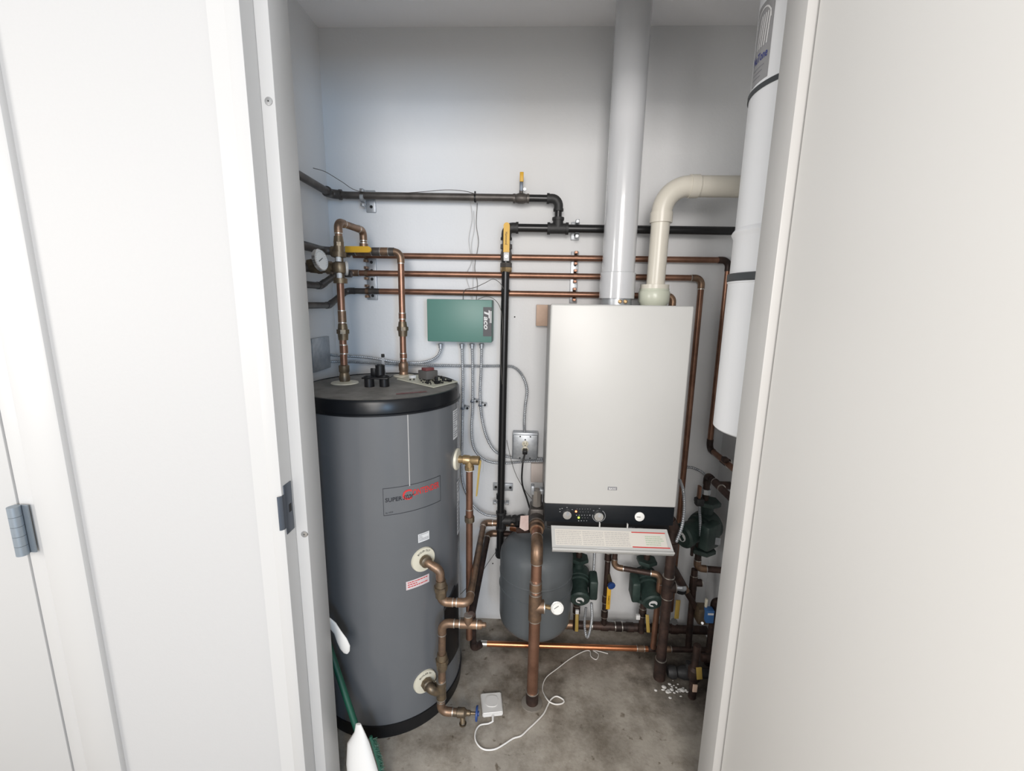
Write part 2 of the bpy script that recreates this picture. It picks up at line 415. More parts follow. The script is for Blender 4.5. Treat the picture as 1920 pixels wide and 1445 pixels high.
# thin pale strip up the jacket
sm = MB(); sm.box((-.0014, -.0012, .885), (.0014, .0004, 1.112)); 
for q in sm.bm.verts: x, y, z = q.co; q.co = tk(ph(34)+x/TR, z, -y)
sm.build('pale_strip', GREYP, tank)
# name plate
f = tkfn(ph(16.5), .801); pw = .194
out_ = MB()
for a in ((0, 0, pw, .0016), (0, .0864, pw, .088)): patch(out_, f, *a, n=16)
patch(out_, f, 0, 0, .0012, .088); patch(out_, f, pw-.0012, 0, pw, .088)
out_.build('nameplate_border', INK, tank, flat=True)
f3 = tkfn(ph(16.5)+.057/TR, .848, .0008); letters('red_letter', 'C', INKR, tank, lambda x, y: f3(x, y-.007), .030, .034, bold=.02, label='red capital letter on the tank nameplate')
f3b = tkfn(ph(16.5)+.089/TR, .850, .0008); letters('red_lettering', 'ONTENDER', INKR, tank, lambda x, y: f3b(x, y), .098, .021, bold=.02, label='red lettering on the tank nameplate')
f4 = tkfn(ph(16.5)+.006/TR, .844, .0012); letters('black_lettering', 'SUPER', INK, tank, f4, .050, .0135, bold=.02)
f5 = tkfn(ph(16.5)+.058/TR, .844, .0012); letters('black_lettering', 'stor', INK, tank, f5, .036, .016, shear=.5, bold=.0)
f6 = tkfn(ph(16.5)+.006/TR, .806, .0012); letters('small_lettering', 'by HTP', INK, tank, f6, .022, .006)
def text_sticker(rt, fn, w_, h_, m, lines, name='sticker', n=8, seed=1, ink=INKG, label=None):
    rnd = random.Random(seed); b = MB(); patch(b, fn, 0, 0, w_, h_, n); o = b.build(name, m, rt, label, flat=True)
    L = MB(); f_ = lambda x, y: fn(x, y) + (fn(x, y)-fn(x, y)).normalized()*0
    dy = h_/(lines+1.5)
    return o, dy
def sticker(rt, mk, w_, h_, m, lines, seed=1, ink=INKG, label=None, name='sticker'):
    rnd = random.Random(seed); base = mk(.0007); top = mk(.0012)
    b = MB(); patch(b, base, 0, 0, w_, h_, 8); o = b.build(name, m, rt, label, flat=True)
    L = MB(); dy = h_/(lines+1)
    for i in range(lines):
        x = w_*.07; yy = h_-dy*(i+1)
        while x < w_*.9:
            ww = w_*rnd.uniform(.03, .12); patch(L, top, x, yy, min(x+ww, w_*.93), yy+dy*.42); x += ww+w_*.02
            if rnd.random() < .06: break
    L.build('print', ink, o, flat=True); return o
sticker(tank, lambda o: tkfn(ph(39), .687, o), .040, .029, STICK, 5, 2, label='small grey-white sticker above the upper port')
sticker(tank, lambda o: tkfn(ph(29.5), .535, o), .080, .030, STICKP, 3, 3, INKR, label='long pinkish sticker below the upper port')
sticker(tank, lambda o: tkfn(ph(76), .985, o), .045, .10, STICK, 12, 4, label='white paper label on the right side near the top')
sticker(tank, lambda o: tkfn(ph(83), .62, o), .05, .20, STICK, 14, 5, label='long white paper label low on the right side')
# black access panel low on the right
ap = MB(); fa = tkfn(ph(61), .155, .0015)
ap_pts = [(0, .03), (0, .24), (.045, .275), (.062, .275), (.062, .0), (.02, .0)]
for k in range(10):
    a, b = .11*k/10, .11*(k+1)/10
    lo = lambda x: .30*max(0, (x-.05)/.6)*.0+.0; patch(ap, fa, a, .0, b, .27)
ap.build('access_panel', BLACKP, tank)
apt = MB(); apt.tube([fa(.0, .235), fa(.03, .262), fa(.07, .285)], .004, 8); apt.build('panel_clip', BLACKP, tank)
def port_plate(p, n, R_, label, words=None):
    o = MB().lathe(p, n, [(R_, -.012), (R_, .003), (R_*.96, .006), (R_*.35, .008), (.005, .008)], 40).build('port_plate', CREAMP, tank, label)
    if words:
        r = V(n).cross(Z_)*-1; r.normalize(); up = r.cross(V(n))*-1; up = Z_
        def arc(x, y):
            th = math.pi/2+.75-x/(R_*.72); rr = R_*.70+y; return V(p)+V(n)*.0078+r*(rr*math.cos(th))+up*(rr*math.sin(th))
        letters('port_lettering', words, INK, o, arc, R_*1.05, R_*.16, label=None)
    return o
phU = math.atan2(.174, .190); pU = tk(phU, .625); nU = tkn(phU)
phL = math.atan2(.171, .193); pL = tk(phL, .170); nL = tkn(phL)
port_plate(pU, nU, .041, 'cream disc round the upper port', 'BOILER OUT'); port_plate(pL, nL, .041, 'cream disc round the lower port', 'BOILER IN')
phT = ph(84); pT = tk(phT, .905); nT = tkn(phT); port_plate(pT, nT, .038, 'white disc round the relief valve port')
COLD = V((-.636, 1.473, 1.157)); HOT = V((-.478, 1.645, 1.157))
for q, k in ((COLD, 1.25), (HOT, 1.08)): MB().lathe(q, Z_, [(.037*k, 0), (.036*k, .003), (.02, .006), (.014, .007)], 32).build('top_flange', CREAMP, tank)
rb = MB(); 
for i in range(7): rb.obox(V((-.40+.012*i, 1.31+.007*i, 1.1585)), (1, .45, 0), (-.45, 1, 0), Z_, (.0125, .010+.005*(i % 2), .0008))
rb.build('red_marking', REDC, tank)

# ------------------------------------------------------------------ tank pipework
cold = thing('mixing_valve_pipework', 'tarnished copper riser with mixing valve and looped top on the left of the tank', 'pipe', COLD+Z_*.006)
r34 = .0118
top = V((-.630, 1.473, 1.69)); back = V((-.612, 1.645, 1.69))
pipe(cold, [COLD+Z_*.006, V((-.633, 1.473, 1.50)), V((-.633, 1.473, 1.51))], r34, COPPER)
pipe(cold, [V((-.630, 1.473, 1.585)), top, back, V((-.612, 1.645, 1.632))], .0118, COPFIT, COPFIT, R=.02)
MB().lathe(COLD+Z_*.006, Z_, [(.017, 0), (.019, .012), (.015, .03), (.0175, .035), (.0175, .055), (.013, .058)], 20).build('adapter', BRONZE, cold)
union(cold, V((-.633, 1.473, 1.335)), Z_, .0125, BRONZE)
coupling(cold, V((-.633, 1.473, 1.385)), Z_, r34, COPFIT, .04); coupling(cold, V((-.633, 1.473, 1.275)), Z_, r34, COPPER, .03)
mv = MB(); mc = V((-.632, 1.473, 1.545))
mv.lathe(mc-Z_*.05, Z_, [(.0225, 0), (.0225, .016), (.014, .018), (.014, .03), (.022, .034), (.026, .05), (.022, .066), (.013, .07), (.013, .082), (.0225, .084), (.0225, .10)], 12)
mv.cyl(mc, mc-X_*.042, .014, n=16); mv.cyl(mc-X_*.026, mc-X_*.044, .021, n=8)
mvo = mv.build('mixing_valve', BRONZE, cold)
MB().lathe(mc+V((.0, -.0, 0)), (.85, .5, 0), [(.012, .0), (.012, .015), (.023, .016), (.024, .020), (.023, .024)], 28).build('knob', mat('clear_grey_plastic', (.50, .49, .47), .35), mvo)
for dz in (-.028, .030): MB().cyl(mc+V((.003, -.012, dz-.011)), mc+V((.003, -.012, dz+.011)), .0085, n=6).build('valve_sticker', STICK, mvo)
union(cold, V((-.631, 1.473, 1.62)), Z_, .012, BRONZE, 1.4)
# pipe from valve to left wall and towards the hall, with thermometer
lw2 = thing('side_wall_pipe', 'dark copper pipe running from the mixing valve along the left wall behind the thermometer', 'pipe', (-.765, 1.08, 1.54), 'pipes along the left wall')
pipe(lw2, [mc-X_*.046, V((-.752, 1.473, 1.545)), V((-.762, 1.06, 1.545))], .0135, IRONG, IRONG, R=.02, solder=False)
union(lw2, V((-.70, 1.473, 1.545)), X_, .0135, BRONZE, 1.5)
th = thing('thermometer', 'round dial thermometer with white face beside the mixing valve', 'thermometer', at(603, 487, 1.42))
tn = V((.97, -.16, .16)).normalized(); tp = at(603, 487, 1.40)
MB().lathe(tp-tn*.014, tn, [(.030, 0), (.034, .004), (.034, .014), (.031, .015), (.031, .012)], 40).build('case', CHROME, th)
MB().lathe(tp-tn*.002, tn, [(.031, 0), (.031, .001)], 40).build('dial', GAUGEF, th)
u_, v_, _ = frame_of(tn)
MB().obox(tp+tn*.0002-u_*.004, (u_*.9+v_*.5), tn.cross(u_*.9+v_*.5), tn, (.024, .0018, .0006)).build('needle', INK, th)
tkm = MB()
for i in range(20):
    a = math.radians(-40+i*14); dd = u_*math.cos(a)+v_*math.sin(a); tkm.obox(tp+dd*.026, dd, tn.cross(dd), tn, (.004, .0007, .0004))
tkm.build('tick_marks', INKG, th); MB().cyl(tp-tn*.012, tp-tn*.05, .009, n=12).build('stem', BRONZE, th)
lw3 = thing('side_wall_pipe', 'dark copper pipe along the left wall bending up under the thermometer', 'pipe', (-.765, 1.08, 1.49), 'pipes along the left wall')
pipe(lw3, [(-.762, 1.06, 1.490), (-.762, 1.60, 1.490), (-.715, 1.64, 1.535), (-.66, 1.64, 1.535)], .0118, IRONG, IRONG, R=.012, solder=False)

# hot riser and header going left
hot = thing('hot_water_pipework', 'copper riser at the back of the tank turning left with yellow lever valve', 'pipe', HOT+Z_*.006)
pipe(hot, [HOT+Z_*.006, V((-.476, 1.645, 1.617)), V((-.54, 1.645, 1.617))], .0118, COPPER, COPFIT)
pipe(hot, [V((-.50, 1.645, 1.617)), V((-.762, 1.645, 1.617)), V((-.765, 1.06, 1.622))], .0150, IRONG, name='header_pipe')
MB().lathe(HOT+Z_*.006, Z_, [(.017, 0), (.0175, .008), (.0155, .012), (.018, .016), (.0185, .04), (.013, .05)], 16).build('adapter', COPFIT, hot)
union(hot, V((-.477, 1.645, 1.338)), Z_, .0125, BRONZE)
coupling(hot, V((-.477, 1.645, 1.235)), Z_, r34, COPPER, .02); coupling(hot, V((-.477, 1.645, 1.385)), Z_, r34, COPPER, .022)
tee(hot, V((-.612, 1.645, 1.617)), X_, Z_, .0132, COPFIT, ln=2.2)
coupling(hot, V((-.535, 1.645, 1.617)), X_, .0135, COPFIT, .03)
ball_valve(hot, V((-.70, 1.645, 1.615)), X_, (0, -1, .12), (1, -.05, 0), .0135, BRONZE, YEL, .032, .125, .021)
fnl = plane_fn(at(664, 468.5, 1.606), X_, Z_, (0, -1, 0)); letters('grip_lettering', 'HAMMOND', INK, hot, fnl, .035, .007, bold=.02)

# T&P relief valve and discharge pipe
tpv = thing('relief_valve', 'brass relief valve with yellow test lever and long copper discharge pipe', 'relief valve', pT)
tc_ = pT+nT*.045
xT = V((tc_.x+.0, tc_.y, tc_.z))
bv = MB(); bv.lathe(pT+nT*.004, nT, [(.013, 0), (.013, .018), (.0165, .02), (.0165, .04), (.014, .045), (.016, .055), (.016, .075), (.010, .078)], 20)
bv.cyl(tc_, tc_-Z_*.034, .0145, n=20); bv.cyl(tc_-Z_*.022, tc_-Z_*.036, .0165, n=8)
bv.build('valve_body', BRASS, tpv)
MB().cyl(tc_-Z_*.033, tc_-Z_*.038, .0148, n=20).build('seal_tape', STICK, tpv)
pipe(tpv, [tc_-Z_*.036, V((tc_.x-.002, tc_.y, .20))], .0118, COPPER)
coupling(tpv, V((tc_.x, tc_.y, .70)), Z_, r34, COPPER, .045); MB().cyl((tc_.x, tc_.y, .675), (tc_.x, tc_.y, .695), .0175, n=8).build('nut', BRONZE, tpv)
lv = tc_+nT*.036
MB().prism([lv+V((-.002, -.004, .004)), lv+V((.006, -.004, 0)), lv+V((-.008, -.004, -.130)), lv+V((-.013, -.004, -.130))], (0, .008, 0)).build('test_lever', YELF, tpv)
MB().obox(lv+V((.010, 0, -.018)), X_, Y_, Z_, (.0025, .008, .045)).build('lever_tag', GALV, tpv)

# boiler-water pipes to the tank ports
YA = 1.232
A1 = V((-.172, YA, .490)); 
sup = thing('tank_supply_pipework', 'copper pipe from the upper tank port through a union and back along to the wall', 'pipe', pU)
q1 = pU+nU*.035; eU = V((q1.x+.045, q1.y-.002, .600))
yU = 1.245
pipe(sup, [pU+nU*.006, pU+nU*.026, V((-.264, yU, .602)), V((-.262, yU, .54))], .0125, COPFIT, COPFIT, R=.024, solder=False, skip=(0,), name='port_pipe')
pipe(sup, [V((-.262, yU, .55)), V((-.262, yU, .490)), V((-.172, yU, .490)), V((-.178, 1.768, .490)), V((.0, 1.768, .490))], .0125, COPFIT, COPFIT, R=.022)
union(sup, V((-.262, yU, .540)), Z_, .0135, BRONZE, 1.65)
MB().lathe(pU+nU*.006, nU, [(.015, 0), (.019, .004), (.019, .018), (.013, .022)], 16).build('adapter', BRONZE, sup)
ret = thing('tank_return_pipework', 'copper pipework at the lower tank port with capped tee and blue-handled drain valve', 'pipe', pL)
yL = 1.255
pipe(ret, [V((-.165, yL, .441)), V((-.158, 1.768, .441)), V((.02, 1.768, .441))], .0125, COPPERD, COPFIT)
pipe(ret, [V((-.13, yL, .405)), V((-.262, yL, .405)), V((-.266, yL, .140)), V((-.272, yL, .062)), V((-.20, yL, .060))], .0125, COPFIT, COPFIT, R=.024)
tee(ret, V((-.175, yL, .405)), X_, Z_, .0128, COPFIT, ln=2.2, bl=2.6); MB().lathe(V((-.146, yL, .405)), X_, [(.0145, 0), (.0145, .012), (.008, .014), (.008, .026), (.005, .03)], 16).build('cap', COPFIT, ret)
union(ret, V((-.264, yL, .262)), Z_, .0135, BRONZE, 1.6)
pipe(ret, [pL+nL*.006, pL+nL*.040, V((-.268, yL, .135))], .0135, BRONZE, BRONZE, R=.012, solder=False)
tee(ret, V((-.268, yL, .150)), Z_, nL*-1, .0145, BRONZE, ln=2.4, bl=1.8)
MB().lathe(pL+nL*.006, nL, [(.016, 0), (.020, .004), (.020, .02), (.014, .024)], 8).build('adapter', BRONZE, ret)
db = MB(); d0 = V((-.245, yL, .060)); db.lathe(d0, X_, [(.013, 0), (.013, .03), (.016, .032), (.016, .055), (.012, .06), (.009, .064), (.009, .075), (.005, .078), (.005, .095)], 16)
db.cyl(d0+X_*.048, d0+X_*.052-Z_*.03-Y_*.012, .009, n=14); dv = db.build('drain_valve', BRONZE, ret)
hw = MB(); hc = d0+X_*.098
for i in range(24):
    pass
hw.lathe(hc-X_*.003, X_, [(.022, 0), (.024, .002), (.024, .005), (.022, .007)], 12); hw.cyl(hc-X_*.004, hc+X_*.008, .008, n=12)
hw.build('handwheel', BLUE, dv)
MB().lathe(d0+X_*.052-Z_*.028-Y_*.012, -Z_, [(.012, 0), (.012, .006), (.008, .006), (.008, .001)], 16, cap=False).build('spout', BRONZE, dv)
dip = thing('floor_elbow_pipe', 'dark pipe stub dropping to the floor elbow beside the tank', 'pipe', (-.205, 1.56, .04))
pipe(dip, [V((-.195, 1.50, .36)), V((-.195, 1.545, .052)), V((-.165, 1.575, .052))], .0125, COPPERD, COPPERD, solder=False)
fp = thing('floor_copper_pipe', 'long bright copper pipe lying just above the floor across the closet', 'pipe', (-.165, 1.575, .05))
pipe(fp, [V((-.165, 1.575, .052)), V((.52, 1.587, .052))], .0110, COPPERB)
pipe(fp, [V((.52, 1.587, .052)), V((.80, 1.60, .050))], .0112, COPPERD, name='dull_pipe')
coupling(fp, V((-.155, 1.575, .052)), X_, .011, SOLDER, .022); coupling(fp, V((.49, 1.587, .052)), X_, .011, COPFIT, .03); coupling(fp, V((.60, 1.59, .052)), X_, .011, COPFIT, .03)
# ------------------------------------------------------------------ things lying on the tank
zt_ = 1.1575
cS = atZ(710, 722, zt_); sp_ = thing('plastic_pipe_spacer', 'black plastic three-ring spacer lying on the tank top', 'spacer', cS)
c0 = V((0, 0, 0))
def ringpiece(p, r, h, nm='collar'):
    p = cS+V(p)*1.25; r *= 1.25; h *= 1.25
    MB().lathe(p, Z_, [(r, 0), (r, h), (r*1.06, h+.001), (r*1.06, h+.003), (r*.86, h+.003), (r*.86, .0), (r, 0)], 24, cap=False).build(nm, BLACKP, sp_)
ringpiece((-.018, -.02, 0), .013, .026); ringpiece((.020, -.012, 0), .013, .026); ringpiece((.003, .008, .026), .0125, .026)
MB().box(cS+V((-.042, -.042, .0275)), cS+V((.045, .015, .0325)), .001).build('bridge_plate', BLACKP, sp_)
MB().obox(cS+V((-.022, .012, .044)), X_, Y_, Z_, (.015, .007, .025), .001).build('tab', BLACKP, sp_)
wt = thing('metal_strap_clip', 'upright metal strap standing behind the black spacer on the tank', 'strap', cS+V((0, .06, 0)))
MB().obox(cS+V((0, .06, .046)), (1, 0, .06), Y_, (-.06, 0, 1), (.009, .002, .092)).build('strip', GALV, wt); MB().obox(cS+V((-.002, .06, .094)), X_, Y_, Z_, (.011, .006, .012), .001).build('clip', DARK, wt)
pcb = thing('circuit_board', 'cream circuit board with a transformer lying on the tank top', 'circuit board', V((-.36, 1.42, zt_)))
a_ = atZ(744, 711, zt_); b_ = atZ(813, 727, zt_); c_ = atZ(858, 716, zt_)
ex = (b_-a_); ey = (c_-b_); d_ = a_+ey
MB().prism([a_, b_, c_, d_], (0, 0, .003)).build('board', PCB, pcb)
def on(u, v, z=.003): return a_+ex*u+ey*v+Z_*z
eu, ev = ex.normalized(), (ey-ex.normalized()*ey.dot(ex.normalized())).normalized()
def comp(nm, m, u, v, du, dv, h, z=.003): 
    p = on(u, v, z+h/2); return MB().obox(p, eu, ev, Z_, (du, dv, h), .0008).build(nm, m, pcb)
core = comp('transformer', GREYC, .50, .55, .050, .050, .030, .008); MB().obox(on(.50, .55, .042), eu, ev, Z_, (.028, .036, .012), .001).build('winding', REDC, core)
comp('white_block', STICK, .18, .38, .018, .020, .010)
for u, v, r, h in ((.72, .55, .006, .016), (.80, .72, .005, .012), (.62, .92, .004, .010)):
    MB().cyl(on(u, v), on(u, v, .003+h), r, n=14).build('capacitor', BLACKP, pcb)
comp('relay', BLACKP, .86, .36, .018, .014, .010); comp('relay', BLACKP, .90, .80, .018, .012, .008); comp('relay', BLACKP, .70, .20, .012, .010, .005)
pins = MB(); rnd = random.Random(3)
for i in range(60):
    u, v = rnd.uniform(.25, .92), rnd.uniform(.12, .9); pins.obox(on(u, v, .0055), eu, ev, Z_, (rnd.uniform(.002, .006), rnd.uniform(.002, .004), rnd.uniform(.003, .007)))
pins.build('small_components', DARK, pcb)['kind'] = 'stuff'

# ================================================================== BACK WALL PIPES
YP = 1.765
p1 = thing('wall_copper_pipe', 'uppermost of the long copper pipes strapped across the back wall', 'pipe', (-.70, YP, 1.615), 'long copper pipes on the back wall')
pipe(p1, [(-.70, YP, 1.615), (.760, YP, 1.615), (.760, YP, .860), (.766, 1.10, .850)], .0113, COPPER, COPPERD, R=.026, solder=False)
p2 = thing('wall_copper_pipe', 'middle copper pipe on the back wall that turns down to the right of the boiler', 'pipe', (-.70, YP, 1.547), 'long copper pipes on the back wall')
pipe(p2, [(-.72, 1.62, 1.547), (-.72, YP, 1.547), (.664, YP, 1.547), (.664, YP-.002, .10)], .0113, COPPER, COPFIT, R=.026)
p3 = thing('wall_copper_pipe', 'lowest copper pipe on the back wall that turns down behind the boiler', 'pipe', (-.70, YP, 1.477), 'long copper pipes on the back wall')
pipe(p3, [(-.762, 1.06, 1.42), (-.762, 1.66, 1.42), (-.735, YP, 1.477), (-.60, YP, 1.477)], .0115, IRONG, IRONG, R=.022, solder=False, name='side_pipe')
pipe(p3, [(-.60, YP, 1.477), (.560, YP, 1.477), (.560, YP, 1.30)], .0113, COPPER, COPFIT, R=.022, solder=False)
r1 = .0134
g1 = thing('grey_gas_pipe', 'grey iron gas pipe across the upper wall with a small upright yellow lever', 'pipe', (-.775, 1.08, 1.845))
pipe(g1, [(-.762, 1.06, 1.845), (-.762, 1.735, 1.835), (-.70, 1.740, 1.832)], r1, IRONG, IRONG, 'iron', R=.022)
pipe(g1, [(-.71, 1.740, 1.832), (-.01, 1.740, 1.827)], r1, IRONG, name='horizontal_pipe')
pipe(g1, [(-.01, 1.740, 1.827), (.100, 1.740, 1.826), (.100, 1.740, 1.735)], r1, IRON, IRONF, 'iron', R=.026, name='black_pipe')
gv = MB(); gp = at(977, 372, 1.74); gv.lathe(gp-X_*.03, X_, [(.017, 0), (.017, .008), (.0155, .01), (.019, .022), (.019, .038), (.0155, .05), (.017, .052), (.017, .06)], 14); gv.cyl(gp, gp+Z_*.03, .007, n=12)
gvo = gv.build('gas_valve', IRONG, g1)
MB().obox(gp+V((.0, -.004, .045)), X_, Y_, Z_, (.012, .006, .040), .001).build('lever', STEELD, gvo); MB().obox(gp+V((.001, -.005, .074)), X_, Y_, Z_, (.014, .009, .034), .002).build('grip', YEL, gvo)
MB().cyl(gp+V((.013, -.006, .030)), gp+V((.013, -.012, .030)), .006, n=8).build('lever_nut', GALV, gvo)
g2 = thing('black_gas_pipe', 'black iron gas line across the wall with a long yellow lever and vertical drop', 'pipe', (-.10, 1.74, .33))
gx = -.094
pipe(g2, [(.81, 1.735, 1.717), (gx, 1.735, 1.720), (gx-.010, 1.735, .352)], .0152, IRON, IRONF, 'iron', R=.024)
tee(g2, V((.100, 1.736, 1.719)), X_, Z_, .0150, IRONF, 'iron', 2.3)
hv = at(952, 482, 1.74); bh = MB(); bh.lathe(V((gx, 1.74, 1.575)), Z_, [(.0225, 0), (.0225, .016), (.0175, .018), (.0215, .032), (.0215, .05), (.0175, .066), (.0225, .068), (.0225, .085)], 8)
bho = bh.build('shutoff_valve', IRONG, g2)
MB().lathe(V((gx, 1.74, 1.556)), Z_, [(.020, 0), (.022, .004), (.022, .018), (.02, .02)], 8).build('brass_nut', BRASS, bho)
lvv = V((gx+.002, 1.712, 1.612)); MB().obox(lvv+Z_*.002, X_, Y_, Z_, (.021, .004, .036), .002).build('lever_boss', STICK, bho)
pts = [(-.0115, 0), (.0115, 0), (.0115, .095)]+[(.0115*math.cos(math.radians(a)), .095+.0115*math.sin(math.radians(a))) for a in range(15, 180, 15)]+[(-.0115, .095)]
pts = [pts[1], pts[2]]+pts[3:-1]+[pts[-1], pts[0]]
MB().prism([V((gx+.002+a, 1.706, 1.628+b)) for a, b in pts], (0, .010, 0)).build('grip', YEL, bho)
MB().cyl((gx+.002, 1.709, 1.612), (gx+.002, 1.702, 1.612), .0065, n=6).build('lever_nut', CHROME, bho)
MB().cyl((gx, 1.74, 1.61), (gx, 1.712, 1.61), .009, n=12).build('stem', IRONG, bho)
letters('grip_lettering', 'Hammond', INK, bho, lambda x, y: V((gx-.003+y, 1.7050, 1.70-x)), .045, .009)
zt3 = .508
tee(g2, V((gx-.006, 1.740, .520)), Z_, X_, .0150, IRONF, 'iron', 2.4)
gv2 = MB(); q = V((gx+.025, 1.735, .520)); gv2.cyl(q, q+V((.05, 0, .012)), .014, n=14); gv2.lathe(q+V((.02, 0, .006)), (1, 0, .2), [(.02, 0), (.022, .01), (.016, .02), (.019, .03), (.019, .045), (.012, .055)], 8); gv2.cyl(q+V((.04, -.012, .005)), q+V((.04, -.03, -.008)), .010, n=10)
gv2.build('gas_cock', IRONF, g2)
MB().lathe(V((gx-.010, 1.74, .352)), -Z_, [(.0195, -.03), (.0195, .0), (.016, .006)], 14).build('end_cap', IRONF, g2)
MB().cyl((gx-.012, 1.74, .62), (gx-.012, 1.74, .64), .0165, n=14).build('joint_ring', IRON, g2)
# ------------------------------------------------------------------ clamps and strut
def strut(name_label, pa, pb, w_=.032, group=None, holes=3):
    a, b = V(pa), V(pb); rt = thing('strut_bracket', name_label, 'bracket', b, group)
    c = (a+b)/2; h = abs(a.z-b.z)
    mb = MB(); mb.box((c.x-w_/2, YB-.010, c.z-h/2), (c.x+w_/2, YB, c.z+h/2), .0015); mb.build('channel', GALV, rt)
    hb = MB()
    for i in range(holes):
        z = c.z-h/2+h*(i+.5)/holes; hb.cyl((c.x+.002, YB-.0102, z), (c.x+.002, YB-.0112, z), .006, n=14)
    hb.build('holes', DARK, rt); return rt
def clamp(parent, p, r, m, ears=True, axis=X_, wd=.013):
    """strap round a pipe, a part of its bracket"""
    p = V(p); mb = MB(); ax = V(axis)
    mb.cyl(p-ax*wd/2, p+ax*wd/2, r*1.14, n=18)
    up = Z_ if abs(ax.z) < .5 else X_
    for s in (-1, 1):
        e = p+up*s*(r*1.75); mb.obox(e+V((0, 0, 0)), ax, Y_, ax.cross(Y_), (wd, .026, r*.85), .001)
    o = mb.build('clamp', m, parent)
    sb = MB()
    for s in (-1, 1): sb.cyl(p+up*s*(r*1.75)-Y_*.013, p+up*s*(r*1.75)-Y_*.017, .0038, n=8)
    sb.build('clamp_screw', CHROME if m is GALV else m, o); return o
s_ = strut('short galvanised bracket holding the grey gas pipe near the left corner', at(693, 355, YB-.02), at(693, 397, YB-.02), .036, holes=2)
clamp(s_, at(680, 371, 1.74), .0145, GALV)
s_ = strut('galvanised bracket behind the three copper pipes near the left corner', at(693, 483, YB-.02), at(697, 562, YB-.02), .040, holes=5)
for y_, z_ in ((1, 1.615), (1, 1.547), (1, 1.477)): clamp(s_, V((at(688, 520, YP).x, YP, z_)), .0118, COPFIT)
s_ = strut('short galvanised bracket clamping the black gas pipe above the boiler', at(1079, 415, YB-.02), at(1079, 449, YB-.02), .032, holes=2)
clamp(s_, V((at(1082, 430, 1.74).x, 1.74, 1.7185)), .0152, GALV)
s_ = strut('galvanised bracket with copper clamps on three pipes just left of the flue', at(1079, 471, YB-.02), at(1075, 568, YB-.02), .030, holes=6)
for z_ in (1.615, 1.547, 1.477): clamp(s_, V((at(1079, 500, YP).x, YP, z_)), .0118, COPPER)
s_ = thing('pipe_clamp', 'silver two-screw clamp low on the black vertical gas pipe', 'clamp', (gx-.008, 1.74, .60))
clamp(s_, V((gx-.008, 1.74, .602)), .0155, GALV, axis=Z_, wd=.010)
s_ = thing('wall_plate', 'galvanised slotted plate behind the black vertical gas pipe', 'bracket', (gx-.006, 1.785, .66))
MB().box((gx-.045, YB-.014, .640), (gx+.040, YB, .672), .001).build('plate', GALV, s_)
hb = MB(); [hb.cyl((gx+k, YB-.0142, .656), (gx+k, YB-.0152, .656), .006, n=14) for k in (-.033, .030)]; hb.build('holes', DARK, s_)

# ================================================================== BOILER
BX0, BX1, BY0, BY1 = .0676, .5176, 1.413, 1.750
bo = thing('wall_boiler', 'white wall-hung boiler with a black control strip and open bottom flap', 'boiler', ((BX0+BX1)/2, BY1, .69))
MB().box((BX0, BY0, .760), (BX1, BY0+.03, 1.440), .006, seg=3).build('front_cover', ENAMEL, bo)
MB().box((BX0+.004, BY0+.028, .70), (BX1-.004, BY1, 1.436), .003).build('casing', GREYP, bo)
MB().box((BX0+.002, BY0+.006, .690), (BX1-.002, BY0+.20, .7595), .003).build('control_panel', PANELB, bo)
MB().box((BX0+.012, BY0+.016, .668), (BX1-.012, BY1-.06, .701), .002).build('bottom_tray', BLACKP, bo)
cp = [c for c in bo.children if c.name.startswith('control_panel')][0]
zK = .727; FN = lambda px, py, off=0: at(px, py, BY0+.006-off)
def knob(px, py, r):
    p = FN(px, py); ring = MB()
    k = MB().lathe(p, -Y_, [(r, 0), (r, .006), (r*.94, .012), (.004, .0125)], 36).build('knob', CHROME, bo)
    MB().prism([p+V((-.004, -.0125, .001)), p+V((-.001, -.0125, r*.85)), p+V((r*.55, -.0125, r*.62)), p+V((.003, -.0125, -.002))], (0, -.0008, 0)).build('pointer', GALV, k)
knob(1063, 963, .0155); knob(1122, 966, .0165)
arcm = MB(); pc = FN(1123, 967, .001)
for i in range(30):
    a0 = math.radians(-190+i*8.3); a1 = math.radians(-190+(i+1)*8.3)
    arcm.quad([pc+V((r*math.cos(a), 0, r*math.sin(a))) for r, a in ((.021, a0), (.021, a1), (.0228, a1), (.0228, a0))])
arcm.build('scale_arc', GALV, bo, flat=True)
gp_ = FN(1199, 968); MB().lathe(gp_, -Y_, [(.0165, 0), (.0165, .003), (.0145, .004)], 32).build('pressure_dial', GAUGEF, bo)
MB().obox(gp_+V((-.004, -.0045, 0)), X_, Y_, Z_, (.013, .0006, .0018)).build('dial_needle', INK, bo)
for px, py, m, r in ((1080, 958.5, LEDR, .0034), (1085, 970, LEDG, .0034)): MB().lathe(FN(px, py), -Y_, [(r, 0), (r, .001), (r*.6, .0025)], 16).build('indicator_lamp', m, bo)
ic = MB(); rnd = random.Random(5)
for yy, xs_ in ((954, range(1082, 1108, 5)), (959.5, range(1088, 1108, 5)), (965.5, range(1081, 1108, 5)), (970.5, range(1092, 1104, 5)), (976, range(1085, 1103, 5))):
    for xx in xs_:
        p = FN(xx, yy, .0006); s1 = .0028 if yy in (965.5, 976) else .0016
        ic.obox(p, X_, Y_, Z_, (s1*rnd.uniform(.7, 1.3), .0003, s1*rnd.uniform(.7, 1.2)))
for xx, yy in ((1050, 954), (1054, 953), (1063, 951), (1073, 955), (1050, 959), (1113, 957), (1124, 953)): ic.obox(FN(xx, yy, .0006), X_, Y_, Z_, (.004, .0003, .002))
ic.build('panel_icons', GALV, bo)
